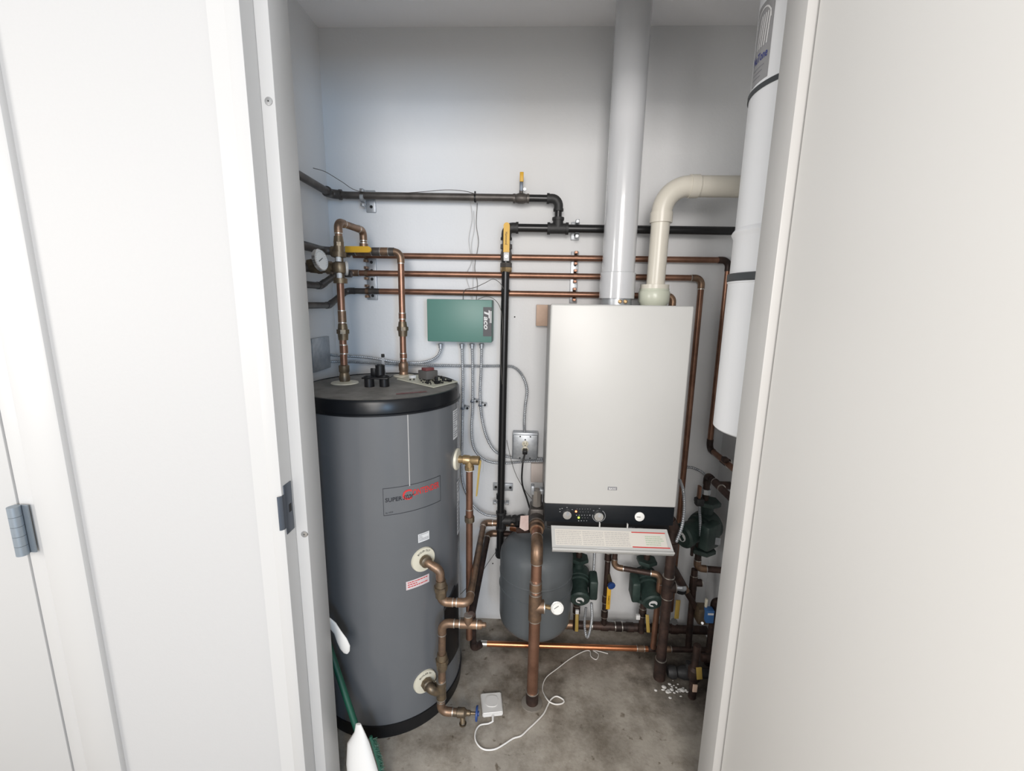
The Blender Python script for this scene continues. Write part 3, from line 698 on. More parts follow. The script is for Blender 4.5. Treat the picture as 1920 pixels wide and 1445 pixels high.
letters('panel_lettering', 'LUNA 3', INKG, bo, plane_fn(FN(1174, 989.5), X_, Z_, -Y_), .028, .005); letters('panel_lettering', 'comfort', INKG, bo, plane_fn(FN(1195, 990), X_, Z_, -Y_), .018, .0035)
bd = at(1148, 915.5, BY0); bdg = MB().box(bd+V((-.0155, -.0016, -.0058)), bd+V((.0155, .001, .0058)), .0007).build('badge', INKG, bo)
letters('badge_lettering', 'BAXI', STICK, bdg, plane_fn(bd+V((-.0115, -.0016, -.0035)), X_, Z_, -Y_), .023, .007, bold=.02)
# flap hanging open
fA, fB = V((.093, 1.400, .687)), V((.488, 1.400, .687)); fC, fD = V((.497, 1.338, .640)), V((.095, 1.338, .640))
fl_n = (fB-fA).cross(fD-fA).normalized()
if fl_n.y > 0: fl_n = -fl_n
fdir = (fD-fA).normalized()
flp = MB(); flp.prism([fA, fB, fC, fD], -fl_n*.006); flp.obox((fC+fD)/2+fdir*.003-Z_*.004, X_, fdir, fl_n, (.402, .006, .020), .001)
flo = flp.build('flap', ENAMEL, bo)
ffn = plane_fn(fD, X_, -fdir, fl_n, .0015); FH = (fD-fA).length
sh = MB(); patch(sh, lambda x, y: ffn(x, y)-fl_n*.0006, .012, .010, .385, FH-.012); sh.build('instruction_sheet', mat('printed_sheet', (.66, .63, .58), .3), flo, flat=True)
pr_ = MB(); rnd = random.Random(9)
for col in ((.015, .10), (.105, .175), (.180, .262)):
    for i in range(9):
        y = .014+i*.0062
        if y > FH-.018: break
        x = col[0]
        while x < col[1]-.004:
            w2 = rnd.uniform(.003, .014); patch(pr_, ffn, x, y, min(x+w2, col[1]), y+.0018); x += w2+.0018
pr_.build('sheet_print', mat('pale_ink', (.42, .41, .41), .5), flo, flat=True)
pg = MB(); 
for i in range(5):
    y = .020+i*.007; x = .315
    while x < .365: w2 = rnd.uniform(.004, .012); patch(pg, ffn, x, y, x+w2, y+.0024); x += w2+.0015
pg.build('green_print', INKGR, flo, flat=True)
rr_ = MB(); patch(rr_, ffn, .272, FH-.017, .385, FH-.0135); patch(rr_, ffn, .268, .010, .392, .0135); rr_.build('red_rule', INKR, flo, flat=True)
MB().obox(fA.lerp(fB, .42)+V((0, -.001, .008)), X_, Y_, Z_, (.004, .010, .018), .001).build('flap_arm', ENAMEL, flo); MB().obox(fA.lerp(fB, .66)+V((0, -.001, .008)), X_, Y_, Z_, (.004, .010, .018), .001).build('flap_arm', ENAMEL, flo)
gs = [(fC+fD)/2+X_*(x-.03)+fl_n*.001+fdir*(.006-.010*(1-((x)/.036)**2)) for x in [-.036+.072*i/12 for i in range(13)]]
MB().tube(gs, .0014, 6).build('finger_grip', STICK, flo)
# wood blocking
def block(label, a, b, m=WOOD):
    a, b = V(a), V(b); o = solo(MB().box((min(a.x, b.x), YB-.038, min(a.z, b.z)), (max(a.x, b.x), YB, max(a.z, b.z)), .002), 'wood_block', m, label, 'wood block', (a.x, YB-.02, b.z), 'pine blocks behind the boiler')
block('pine block sticking out behind the top left corner of the boiler', at(1006, 571, 1.75), at(1120, 613, 1.75))
block('pine block behind the lower left side of the boiler under the outlet', at(996, 869, 1.75), at(1120, 908, 1.75), mat('painted_pine', (.60, .53, .49), .6))
# flue
fx = V((.309, 1.60, 0)); fl = thing('white_flue_pipe', 'glossy white vertical flue pipe rising from the boiler to the ceiling', 'flue', (fx.x, fx.y, 1.44))
FR = .0565
MB().cyl((fx.x, fx.y, 1.47), (fx.x, fx.y, ZC), FR, n=48).build('pipe', FLUEW, fl)
MB().lathe((fx.x, fx.y, 1.462), Z_, [(FR+.001, 0), (FR+.005, .0), (FR+.005, .088), (FR, .09)], 48).build('sleeve', FLUEW, fl)
MB().lathe((fx.x, fx.y, 1.436), Z_, [(FR-.004, 0), (FR-.004, .027)], 48).build('clamp_collar', GALV, fl)
for dx in (-.002, .017):
    MB().lathe(fx+V((dx+.004, -FR+.004, 1.4515)), -Y_, [(.0068, 0), (.0068, .004), (.004, .005), (.004, .003)], 16).build('collar_screw', BRASS, fl)
# pvc intake
iv = thing('cream_intake_pipe', 'cream plastic intake pipe rising from the boiler and bending right to the wall', 'pipe', (.440, 1.60, 1.44))
PX = .445; zE = 1.838
pipe(iv, [(PX-.003, 1.60, 1.47), (PX, 1.60, zE), (XR, 1.60, zE)], .0315, PVC, None, R=.085)
path, arcs = fillet([(PX, 1.60, 1.60), (PX, 1.60, zE), (.75, 1.60, zE)], .085, 12)
arc = arcs[0][0]; MB().tube([arc[0]-Z_*.004]+arc+[arc[-1]+X_*.004], .0345, 28).build('elbow', PVC, iv)
MB().cyl(arc[0]-Z_*.034, arc[0]+Z_*.0, .0375, n=36).build('elbow_socket', PVC, iv); MB().cyl(arc[-1]+X_*.030, arc[-1], .0375, n=36).build('elbow_socket', PVC, iv)
MB().tube([arc[-1]+X_*.02, V((XR, 1.60, zE))], .0345, 30).build('horizontal_pipe', PVC, iv)
ba = V((PX-.005, 1.60, 1.436))
MB().lathe(ba, Z_, [(.045, 0), (.047, .008), (.053, .016), (.054, .05), (.050, .056), (.051, .062)], 40).build('adapter_cup', PVCG, iv)
MB().lathe(ba+Z_*.062, Z_, [(.049, 0), (.049, .014), (.032, .015)], 40).build('adapter_rim', PVC, iv)

# ================================================================== CONTROL BOX, OUTLET, CONDUITS
tb0, tb1 = at(800, 561, 1.70), at(922, 644, 1.70)
zb_ = (1.450, 1.287)
tbx = thing('zone_control_box', 'green steel control box with a dark name label on the wall above the tank', 'control box', ((tb0.x+tb1.x)/2, YB, zb_[1]))
MB().box((tb0.x, 1.700, zb_[1]), (tb1.x, YB, zb_[0]), .003).build('housing', TACO, tbx)
lb = tb1.x-.034
lfn = plane_fn((lb, 1.700, zb_[1]+.024), X_, Z_, -Y_, .0008)
pa = MB(); patch(pa, lfn, 0, 0, .033, .112); lbo = pa.build('name_label', mat('label_grey', (.07, .07, .075), .5), tbx, flat=True)
wb = MB(); fn2 = plane_fn((lb, 1.700, zb_[1]+.024), X_, Z_, -Y_, .0014)
[wb.quad([fn2(k, .098), fn2(k+.0018, .097), fn2(k+.0018, .052), fn2(k, .052)]) for k in (.0255, .0283, .0311)]; wb.build('label_stripe', STICK, lbo, flat=True)
letters('label_lettering', 'T', STICK, lbo, lambda x, y: V((lb+.004+y, 1.6982, zb_[1]+.024+.101-x)), .032, .021, shear=.2, bold=.03)
letters('label_lettering', 'aco', STICK, lbo, lambda x, y: V((lb+.003+y, 1.6982, zb_[1]+.024+.076-x)), .050, .014, shear=.2, bold=.03)
# outlet
oa, ob = at(961, 811, 1.745), at(1008, 862, 1.745)
ot = thing('outlet_box', 'galvanised outlet box on the wall left of the boiler with a black plug in it', 'outlet', ((oa.x+ob.x)/2, YB, ob.z))
MB().box((oa.x, 1.748, ob.z), (ob.x, YB, oa.z), .004).build('box', GALV, ot)
MB().box((oa.x+.002, 1.741, ob.z+.002), (ob.x-.002, 1.748, oa.z-.008), .005).build('cover_plate', GALV, ot)
oc = V(((oa.x+ob.x)/2, 1.741, 0))
for k, z in enumerate((.866, .842)):
    f_ = MB().lathe(V((oc.x, 1.741, z)), -Y_, [(.0135, 0), (.0135, .002), (.012, .003)], 24).build('socket', CREAMP, ot)
    sl = MB(); sl.box((oc.x-.0055, 1.7375, z-.001), (oc.x-.004, 1.738, z+.007)); sl.box((oc.x+.004, 1.7375, z), (oc.x+.0055, 1.738, z+.007)); sl.cyl((oc.x, 1.738, z-.006), (oc.x, 1.7375, z-.006), .0022, n=10)
    sl.build('slots', DARK, f_)
MB().cyl((oc.x, 1.741, .854), (oc.x, 1.739, .854), .003, n=10).build('screw', CHROME, ot); MB().cyl((oc.x, 1.741, .884), (oc.x, 1.739, .884), .003, n=10).build('screw', DARK, ot)
for sx in (-1, 1):
    for sz in (0, 1): MB().cyl((oc.x+sx*.046*.5*2*.46, 1.742, (ob.z+.008, oa.z-.014)[sz]), (oc.x+sx*.0212, 1.739, (ob.z+.008, oa.z-.014)[sz]), .003, n=10).build('corner_screw', DARK, ot)
pc_ = thing('power_cord', 'black power cord plugged into the outlet box and hanging down behind the boiler', 'power cord', (oc.x, 1.735, .82))
plz = .839
MB().box((oc.x-.010, 1.708, plz-.009), (oc.x+.010, 1.7375, plz+.009), .003).build('plug', BLACKP, pc_)
cpts = [V((oc.x, 1.716, plz-.006)), at(980, 870, 1.70), at(979, 905, 1.70), at(988, 935, 1.69), at(996, 962, 1.66), at(1004, 990, 1.66)]
cable(cpts, .0036).build('cable', BLACKP, pc_)

def conduit(label, pts, end=None):
    pts = [V(p) for p in pts]; rt = thing('flexible_conduit', label, 'conduit', pts[0], 'armoured cables on the back wall')
    conduit_mb(pts).build('armour', GALV, rt)
    if end:
        p, d = pts[0], V(end); MB().lathe(p-d*.002, d, [(.0085, 0), (.0105, .001), (.0105, .007), (.008, .008), (.008, .018)], 14).build('connector', GALV, rt)
    return rt
YC = 1.742
jb = thing('junction_box', 'grey metal junction box on the left wall behind the water tank pipes', 'junction box', (-.80, 1.66, 1.20))
ja, jb2 = at(612, 644, 1.66), at(612, 700, 1.66)
MB().box((XL, 1.56, 1.175), (ja.x-.005, 1.70, 1.300), .003).build('box', GALV, jb); MB().box((XL, 1.554, 1.178), (ja.x-.008, 1.56, 1.297), .002).build('cover_plate', GALV, jb); MB().cyl((ja.x-.02, 1.556, 1.285), (ja.x-.02, 1.551, 1.285), .004, n=10).build('screw', DARK, jb)
B = lambda px, py, y=YC: at(px, py, y)
conduit('armoured cable from the left end of the green box curving down to the junction box', [B(826, 645), B(826, 655), B(820, 668), B(805, 676), B(780, 680), B(740, 678), B(690, 670), B(640, 667), B(611, 664, 1.70)], -Z_)
conduit('armoured cable running right along the wall then looping down to the outlet box', [B(611, 678, 1.70), B(650, 678), B(720, 681), B(800, 684), B(860, 685.5, 1.765), B(905, 686, 1.77), B(945, 686, 1.77), B(965, 689, 1.765), B(980, 705), B(988, 730), B(985, 760), B(983, 790), B(983.5, 810, 1.765)])
conduit('leftmost of three armoured cables dropping straight from the green box', [B(866, 645), B(867, 680), B(868, 730), B(867, 800), B(866, 860), B(867, 900), B(877, 930), B(890, 950), B(910, 964), B(933, 968, 1.755)], -Z_)
conduit('middle of three armoured cables dropping straight from the green box', [B(885, 645), B(886, 690), B(886, 760), B(884, 800), B(886, 830), B(895, 850), B(915, 864), B(945, 868, 1.768), B(985, 865, 1.772), B(1024, 864, 1.772)], -Z_)
conduit('rightmost of three armoured cables dropping straight from the green box', [B(903, 645), B(902, 690), B(900, 740), B(903, 780), B(911, 815), B(925, 842), B(945, 854, 1.765), B(975, 859, 1.772), B(1024, 860, 1.775)], -Z_)
def staple(label, px, py):
    p = at(px, py, 1.742); rt = thing('cable_clip', label, 'cable clip', p)
    MB().box((p.x-.008, 1.732, p.z-.004), (p.x+.006, YB, p.z+.004), .001).build('strap', STEELD, rt); MB().obox(V((p.x+.014, 1.76, p.z)), X_, Y_, Z_, (.018, .03, .007), .001).build('ear', GALV, rt)
    MB().cyl((p.x+.018, 1.745, p.z), (p.x+.018, 1.738, p.z), .0045, n=10).build('screw', DARK, rt)
staple('small clip holding the leftmost armoured cable under the green box', 868, 765); staple('small clip holding the middle armoured cable under the green box', 886, 752); staple('small clip holding the rightmost armoured cable under the green box', 901, 759)
# thin wires
wv = lambda lab, pts, r, m: solo(cable(pts, r, .008, 6), 'thin_wire', m, lab, 'wire', pts[0], 'thin wires on the back wall')
wv('grey wire lying along the top of the grey gas pipe', [at(587, 315, 1.63), at(610, 322, 1.66), at(640, 340, 1.70), at(672, 358, 1.72), at(735, 362, 1.722), at(785, 360, 1.72), at(835, 356, 1.735), at(870, 358, 1.735), at(893, 364, 1.722)], .0012, WIRE)
YW = 1.778
wv('dark wire hanging from the grey gas pipe to the green box', [at(895, 380, YW), at(893, 420, YW), at(897, 455, YW), at(890, 500, YW), at(895, 530, YW), at(893, 562, YW)], .0011, WIRE)
wv('pale wire hanging beside the dark wire, bowed to the left', [at(882, 378, YW), at(885, 410, YW), at(879, 450, YW), at(884, 490, YW), at(874, 515, YW), at(880, 540, YW), at(884, 560, YW)], .0010, WIREW)
wv('pale wire weaving between the other two wires', [at(888, 395, YW), at(889, 430, YW), at(884, 460, YW), at(887, 500, YW), at(886, 560, YW)], .0009, WIREW)
wv('black wire arching from behind the green box over to the black gas pipe', [at(868, 562, YW), at(871, 544, 1.74), at(890, 539, 1.72), at(910, 530, 1.71), at(925, 523, 1.71), at(938, 531, 1.716), at(944, 541, 1.72)], .0012, WIRE)
wv('black wire curving from the green box corner down the black gas pipe', [at(896, 561, 1.76), at(912, 556, 1.74), at(928, 562, 1.73), at(939, 580, 1.72), at(942, 610, 1.715), at(940, 640, 1.715), at(939, 680, 1.716), at(942, 720, 1.716)], .0012, WIRE)
wv('thin dark wire slanting from the black gas pipe across to the boiler connector', [at(950, 825, 1.72), at(960, 868, 1.72), at(970, 895, 1.72), at(985, 920, 1.70), at(997, 935, 1.68)], .0012, WIRE)
wv('thin dark wire slanting down to the left behind the copper pipes', [at(933, 1030, 1.74), at(915, 1055, 1.74), at(900, 1077, 1.74), at(880, 1097, 1.70), at(862, 1115, 1.64)], .0012, WIRE)
tie = thing('cable_tie', 'black cable tie round the grey gas pipe where the wires drop', 'cable tie', at(891, 371, 1.74)); tz = at(891, 371, 1.74)
MB().cyl(tz-X_*.003, tz+X_*.003, .0165, n=16).build('band', BLACKP, tie); MB().obox(tz+V((0, -.002, .019)), X_, Y_, Z_, (.006, .006, .008), .001).build('lock', BLACKP, tie)
tie = thing('cable_tie', 'black cable tie round the black gas pipe beside the arching wire', 'cable tie', at(948, 540, 1.74)); tz = V((gx-.001, 1.74, 1.488))
MB().cyl(tz-Z_*.003, tz+Z_*.003, .018, n=16).build('band', BLACKP, tie)

# ================================================================== BOILER UNDERSIDE: air scoop, expansion tank, gauge pipe
EX = V((.052, 1.60, 0)); er = .1455
et = thing('expansion_tank', 'grey domed expansion tank hanging beside the water heater', 'expansion tank', (EX.x, EX.y, .12))
prof = [(.001, .122)]+[(er*math.sin(math.radians(a))**.8, .200-.078*math.cos(math.radians(a))) for a in range(12, 91, 13)]+[(er, .325), (er+.003, .327), (er+.003, .333), (er, .335), (er, .385), (er+.0015, .387), (er+.0015, .391), (er, .393), (er, .455)]+[(er*math.cos(math.radians(a))**.8, .455+.085*math.sin(math.radians(a))) for a in range(12, 90, 13)]+[(.001, .540)]
MB().lathe((EX.x, EX.y, 0), Z_, prof, 64).build('shell', TANKEX, et)
MB().cyl((EX.x, EX.y, .53), (EX.x, EX.y, .58), .012, n=14).build('nipple', IRONG, et)
sc = thing('air_scoop', 'cast iron air separator with a vent on top left of the boiler controls', 'air separator', (.048, 1.58, .58))
sb_ = MB(); sb_.lathe((.046, 1.645, .625), -Y_, [(.022, 0), (.022, .02), (.032, .03), (.034, .06), (.034, .10), (.030, .115), (.030, .13)], 12); sb_.box((.020, 1.545, .625), (.072, 1.62, .672), .006); sb_.build('scoop_body', IRONG, sc)
vt = MB(); vt.lathe((.046, 1.575, .668), Z_, [(.013, 0), (.013, .006), (.0195, .008), (.0195, .07), (.016, .072)], 8); vt.build('air_vent', mat('nickel_vent', (.36, .33, .30), .35, .6), sc)
vc = MB(); vc.box((.022, 1.56, .722), (.036, 1.59, .758), .003); vc.box((.055, 1.562, .725), (.072, 1.59, .745), .003); vc.build('vent_cap', GALV, sc)
MB().tube([V((.070, 1.57, .735)), V((.085, 1.56, .742)), V((.086, 1.56, .715)), V((.074, 1.565, .705))], .003, 8).build('lever', DARK, sc)
gpz = thing('gauge_riser_pipe', 'thick copper pipe dropping from the air separator to the floor with a round gauge', 'pipe', (.042, 1.361, 0))
R5 = .0185
pipe(gpz, [(.046, 1.52, .620), (.046, 1.372, .620), (.045, 1.361, .33)], R5, COPPER, COPFIT, R=.035)
pipe(gpz, [(.045, 1.361, .40), (.043, 1.361, .0)], .0200, COPPER, name='lower_pipe')
MB().lathe((.046, 1.520, .620), -Y_, [(.030, 0), (.030, .015), (.025, .02), (.0245, .04)], 24).build('reducer', COPFIT, gpz)
coupling(gpz, V((.0445, 1.361, .48)), Z_, R5, COPFIT, .03, 1.16)
tee(gpz, V((.0445, 1.361, .40)), Z_, X_, .0200, COPFIT, ln=2.6, bl=1.6)
MB().cyl((.044, 1.361, 0), (.044, 1.361, .05), .0225, n=24).build('floor_sleeve', COPPERD, gpz)
MB().cyl((.044, 1.361, .05), (.044, 1.361, .054), .0228, n=24).build('solder_ring', SOLDER, gpz)
br = MB(); br.cyl((.070, 1.358, .405), (.098, 1.35, .405), .0075, n=8); br.build('gauge_nipple', BRASS, gpz)
gn = V((.10, -.97, .22)).normalized(); gc = V((.120, 1.335, .415))
gg = thing('pressure_gauge', 'round white pressure gauge on a brass nipple in front of the expansion tank', 'gauge', gc)
MB().lathe(gc-gn*.014, gn, [(.017, 0), (.0235, .004), (.0235, .014), (.0215, .015), (.0215, .012)], 36).build('case', CHROME, gg)
MB().lathe(gc-gn*.002, gn, [(.0215, 0), (.0215, .001)], 36).build('dial', GAUGEF, gg)
gu, gw, _ = frame_of(gn); MB().obox(gc+gw*.003-gu*.003+gn*.0002, (gu+gw*.6), gn.cross(gu+gw*.6), gn, (.018, .0014, .0005)).build('needle', INK, gg)
tm = MB()
for i in range(18): a = math.radians(-50+i*16); dd = gu*math.cos(a)+gw*math.sin(a); tm.obox(gc+dd*.0175, dd, gn.cross(dd), gn, (.0035, .0007, .0004))
tm.build('tick_marks', INKG, gg)
tgp = [at(976, 967, 1.50), at(991, 966, 1.50), at(991, 993, 1.49), at(984, 995, 1.48), at(974, 989, 1.48)]
tg = solo(MB().prism(tgp, (0, .001, 0)), 'paper_tag', TAG, 'crumpled pinkish paper tag hanging beside the air separator', 'tag', tgp[2])
spur = thing('bright_copper_spur', 'short bright copper pipe ending in a dark fitting under the paper tag', 'pipe', at(958, 992, 1.62))
pipe(spur, [at(958, 991, 1.63), at(975, 994, 1.60)], .0085, COPPERB); MB().cyl(at(970, 994, 1.60), at(992, 993, 1.58), .012, n=8).build('fitting', COPPERD, spur)
# ------------------------------------------------------------------ circulators and piping below the boiler
def pump(loc, cap_dir, label, box_side, grp='green circulators', k=1.):
    loc = V(loc); rt = thing('circulator_pump', label, 'pump', loc, grp)
    cd = V(cap_dir).normalized(); sd = cd.cross(Z_).normalized()*box_side
    vo = MB(); vo.lathe(loc-cd*.0, cd, [(.02, -.03), (.044, -.025), (.047, 0), (.044, .018), (.034, .022)], 28); vo.cyl(loc-Z_*.075, loc+Z_*.075, .019, n=18)
    for s in (-1, 1): vo.lathe(loc+Z_*s*.070, Z_*s, [(.036, 0), (.038, .002), (.038, .012), (.036, .014)], 6)
    vo.build('volute', PUMPG, rt)
    mo = MB().lathe(loc+cd*.02, cd, [(.040, 0), (.040, .010), (.033, .012), (.033, .058), (.036, .060), (.036, .076), (.030, .081)], 32).build('motor_housing', PUMPG, rt)
    MB().lathe(loc+cd*.1012, cd, [(.0150, 0), (.0150, .001)], 28).build('badge', STICK, mo)
    arr = MB(); up = Z_; c = loc+cd*.1026; sx = cd.cross(Z_).normalized()
    d1 = (up+sx).normalized(); d2 = (up-sx).normalized()
    arr.obox(c-d1*.002, d1, d2, cd, (.020, .010, .0006)); arr.obox(c+d1*.004, (d1+d2), (d1-d2), cd, (.014, .014, .0006)); arr.build('badge_arrow', PUMPG, mo)
    bx = MB(); bc = loc+sd*.052+cd*.045+Z_*.01; bx.obox(bc, sd, cd, Z_, (.030, .055, .075), .006); bx.build('terminal_box', PUMPG, rt)
    if k != 1.:
        for o in [rt.children[0], *rt.children[1:]]:
            for q in o.data.vertices: q.co *= k
            for c2 in o.children:
                for q in c2.data.vertices: q.co *= k
    return rt
P1 = V((.232, 1.670, .312)); P2 = V((.512, 1.670, .312))
pump(P1, (-.03, -1, -.30), 'green circulator pump under the left part of the boiler beside the grey expansion tank', -1, k=1.1)
pump(P2, (.05, -1, -.30), 'green circulator pump under the right part of the boiler behind the thick pipes', 1, k=1.12)
pump(V((.712, 1.62, .590)), (-.85, -.5, -.1), 'green circulator pump in the right rear corner with a small label', -1, k=1.3)
p3s = [o for o in bpy.data.objects if o.name.startswith('circulator_pump')][-1]
lp = at(1341, 1014, 1.52)
MB().obox(lp, (1, -.25, 0), (.25, 1, 0), Z_, (.036, .003, .028), .0005).build('rating_plate', GALV, p3s)
def lev_handle(parent, p, d, L, m, r=.007, nm='valve_handle'):
    d = V(d).normalized(); return MB().obox(V(p)+d*L/2, d, X_, d.cross(X_), (L, r*2, .006), .002).build(nm, m, parent)
def riser(label, x, y, z0, z1, r, m, fits=(), solder=True, grp='vertical pipes under the boiler'):
    rt = thing('riser_pipe', label, 'pipe', (x, y, z0), grp); pipe(rt, [(x, y, z0), (x, y, z1)], r, m)
    for z in fits: coupling(rt, V((x, y, z)), Z_, r, COPPERD, .035, 1.25, solder)
    return rt
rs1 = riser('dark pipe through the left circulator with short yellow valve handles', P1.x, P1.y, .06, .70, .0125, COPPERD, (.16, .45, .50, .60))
lev_handle(rs1, (P1.x-.004, P1.y-.035, .51), (0, 0, 1), .075, YELF); lev_handle(rs1, (P1.x-.004, P1.y-.05, .175), (0, -.15, -1), .075, YELF); MB().obox(V((P1.x-.004, P1.y-.05, .185)), X_, Y_, Z_, (.014, .01, .018), .001).build('valve_tag', STICK, rs1)
ss = MB(); ss.lathe(V((P1.x+.005, P1.y-.02, .46)), (1, -.2, .15), [(.012, 0), (.02, .01), (.02, .02), (.012, .035), (.016, .045), (.006, .05)], 8); ss.build('check_valve', IRONF, rs1)
rs2 = riser('dark pipe between the two circulators with a bright yellow valve handle', .356, 1.690, .06, .70, .0115, COPPERD, (.20, .40, .13))
lev_handle(rs2, (.360, 1.65, .295), (0, 0, -1), .010, GALV); lev_handle(rs2, (.360, 1.65, .180), (0, 0, 1), .105, YEL, .0085)
letters('grip_lettering', 'NIBCO', INK, rs2, lambda x, y: V((.3575+y, 1.6455, .245-x)), .04, .006)
hw_ = MB(); hcp = at(1146, 1097, 1.64); hw_.lathe(hcp, (.25, -1, -.2), [(.008, -.01), (.014, -.006), (.0165, 0), (.0165, .006), (.006, .007)], 10); 
hwo = hw_.build('handwheel', BLUE, rs2); hv_ = MB(); hv_.cyl(hcp+V((.0, .01, 0)), V((.36, 1.69, hcp.z+.02)), .009, n=10); hv_.build('drain_spigot', BRONZE, rs2)
rs3 = riser('dark pipe through the right circulator ending in a corroded valve', P2.x, P2.y, .06, .70, .0125, COPPERD, (.16, .45, .52))
lev_handle(rs3, (P2.x+.004, P2.y-.05, .185), (0.1, -.15, -1), .075, YELF); MB().obox(V((P2.x-.03, P2.y-.04, .165)), X_, Y_, Z_, (.016, .012, .02), .001).build('valve_tag', STICK, rs3)
sv = MB(); sv.obox(V((P2.x+.012, P2.y-.02, .505)), X_, Y_, Z_, (.045, .05, .055), .006); sv.build('valve_block', BRONZE, rs3)
rs4 = thing('elbowed_copper_pipe', 'thin elbowed copper pipe turning right and dropping beside the thick brown pipe', 'pipe', (.370, 1.63, .70))
q4 = at(1241, 1066, 1.60); z4 = at(1180, 1069, 1.61).z
pipe(rs4, [(.370, 1.63, .70), (.370, 1.63, z4), (.546, 1.588, z4), (.540, 1.585, .052)], .0110, COPPERD, COPFIT, R=.022)
pipe(rs4, [(.5445, 1.587, .36), (.540, 1.585, .06)], .0118, COPPER, name='drop_pipe')
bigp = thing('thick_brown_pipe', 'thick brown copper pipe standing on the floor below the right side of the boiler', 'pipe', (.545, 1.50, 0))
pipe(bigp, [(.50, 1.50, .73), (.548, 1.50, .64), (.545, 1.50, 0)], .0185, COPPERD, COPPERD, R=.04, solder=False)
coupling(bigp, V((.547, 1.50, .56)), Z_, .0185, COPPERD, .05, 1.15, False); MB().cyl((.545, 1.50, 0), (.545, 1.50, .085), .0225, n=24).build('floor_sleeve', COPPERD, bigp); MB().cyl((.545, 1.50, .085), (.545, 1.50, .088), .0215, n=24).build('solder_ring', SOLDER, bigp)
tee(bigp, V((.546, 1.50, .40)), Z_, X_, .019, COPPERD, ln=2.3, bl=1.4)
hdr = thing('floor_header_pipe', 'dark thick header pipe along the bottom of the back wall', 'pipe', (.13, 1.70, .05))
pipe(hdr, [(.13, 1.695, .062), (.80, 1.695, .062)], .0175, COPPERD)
for x in (.29, .36, .42, .47, .58, .66): coupling(hdr, V((x, 1.695, .062)), X_, .0175, COPPERD if x != .29 else COPFIT, .03, 1.15, x in (.42, .29))
MB().cyl((.15, 1.695, .062), (.235, 1.695, .062), .019, n=20).build('bright_section', COPFIT, hdr)
hc2 = thing('flexible_conduit', 'armoured cable coming from under the boiler to the left circulator', 'conduit', at(1115, 1035, 1.66), 'armoured cables on the back wall'); conduit_mb([at(1115, 1030, 1.66), at(1113, 1070, 1.66), at(1110, 1095, 1.65)]).build('armour', GALV, hc2)
hc3 = thing('flexible_conduit', 'armoured cable looping from the left circulator down to the floor and back', 'conduit', at(1109, 1130, 1.58), 'armoured cables on the back wall')
conduit_mb([at(1109, 1130, 1.585), at(1110, 1155, 1.58), at(1107, 1178, 1.58), at(1102, 1194, 1.585), at(1098, 1188, 1.60), at(1096, 1165, 1.62), at(1099, 1138, 1.63)]).build('armour', GALV, hc3)
conduit('armoured cable curving out from behind the boiler to the corner circulator', [at(1285, 875, 1.765), at(1300, 877, 1.76), at(1318, 886, 1.75), at(1326, 900, 1.74), at(1322, 915, 1.70), at(1312, 945, 1.60), at(1313, 975, 1.56), at(1314, 1005, 1.54)])
conduit('armoured cable hanging down the right side of the boiler', [at(1275, 900, 1.60), at(1281, 920, 1.50), at(1283, 950, 1.47), at(1279, 985, 1.45), at(1268, 1016, 1.44)])
# corner pipework on the right
cw = thing('corner_return_pipe', 'dark pipe from the corner circulator bending forward along the right wall', 'pipe', (.70, 1.62, .70))
pipe(cw, [(.702, 1.62, .665), (.702, 1.62, .800), (.712, 1.12, .790)], .0125, COPPERD, COPPERD, R=.018, solder=False)
tee(cw, V((.705, 1.53, .799)), Y_, X_, .0125, COPPERD, ln=2.2, bl=3.5); MB().cyl((.702, 1.62, .725), (.702, 1.62, .745), .0175, n=8).build('union_nut', GALV, cw)
lv5 = MB(); lv5.obox(V((.668, 1.60, .74)), X_, Y_, Z_, (.010, .02, .05), .002); lv5.build('valve_handle', COPPER, cw)
pv = MB(); pv.obox(V((.672, 1.60, .70)), X_, Y_, Z_, (.03, .03, .03), .005); pv.build('valve_body', IRONF, cw)
p1t = [o for o in bpy.data.objects if o.name.startswith('wall_copper_pipe')][0]
tee(p1t, V((.764, 1.62, .855)), Y_, X_, .0115, COPPERD, ln=2.4, bl=1.5); MB().obox(V((.752, 1.60, .872)), X_, Y_, Z_, (.02, .03, .02), .004).build('valve_block', COPPERD, p1t)
cd_ = thing('corner_drop_pipe', 'dark pipe dropping from the corner circulator to a blue-labelled valve', 'pipe', (.70, 1.62, .06))
pipe(cd_, [(.698, 1.62, .53), (.698, 1.62, .405), (.81, 1.61, .405)], .0125, COPPERD, COPFIT, R=.02)
pipe(cd_, [(.690, 1.62, .40), (.688, 1.60, .055)], .0125, COPPERD, name='lower_pipe')
tee(cd_, V((.690, 1.62, .34)), Z_, X_, .013, COPPERD, ln=2.5)
MB().obox(V((.668, 1.61, .49)), X_, Y_, Z_, (.010, .012, .05), .002).build('valve_handle', COPPERD, cd_)
zv = MB(); zc = at(1318, 1150, 1.58); zv.obox(zc+V((-.005, 0, 0)), X_, Y_, Z_, (.045, .05, .07), .008); zv.build('zone_valve', BRONZE, cd_)
bt = at(1329, 1152, 1.55); MB().obox(bt, X_, Y_, Z_, (.030, .030, .055), .003).build('blue_actuator', mat('blue_label', (.04, .13, .32), .45), cd_, 'blue label on the valve motor')
MB().obox(bt+V((0, -.0155, .014)), X_, Y_, Z_, (.022, .001, .008)).build('white_print', STICK, cd_); MB().cyl(at(1317, 1168, 1.54), at(1317, 1168, 1.53), .005, n=12).build('screw', CHROME, cd_)
MB().obox(at(1324, 1130, 1.56), X_, Y_, Z_, (.008, .01, .035), .001).build('manual_lever', CREAMP, cd_)
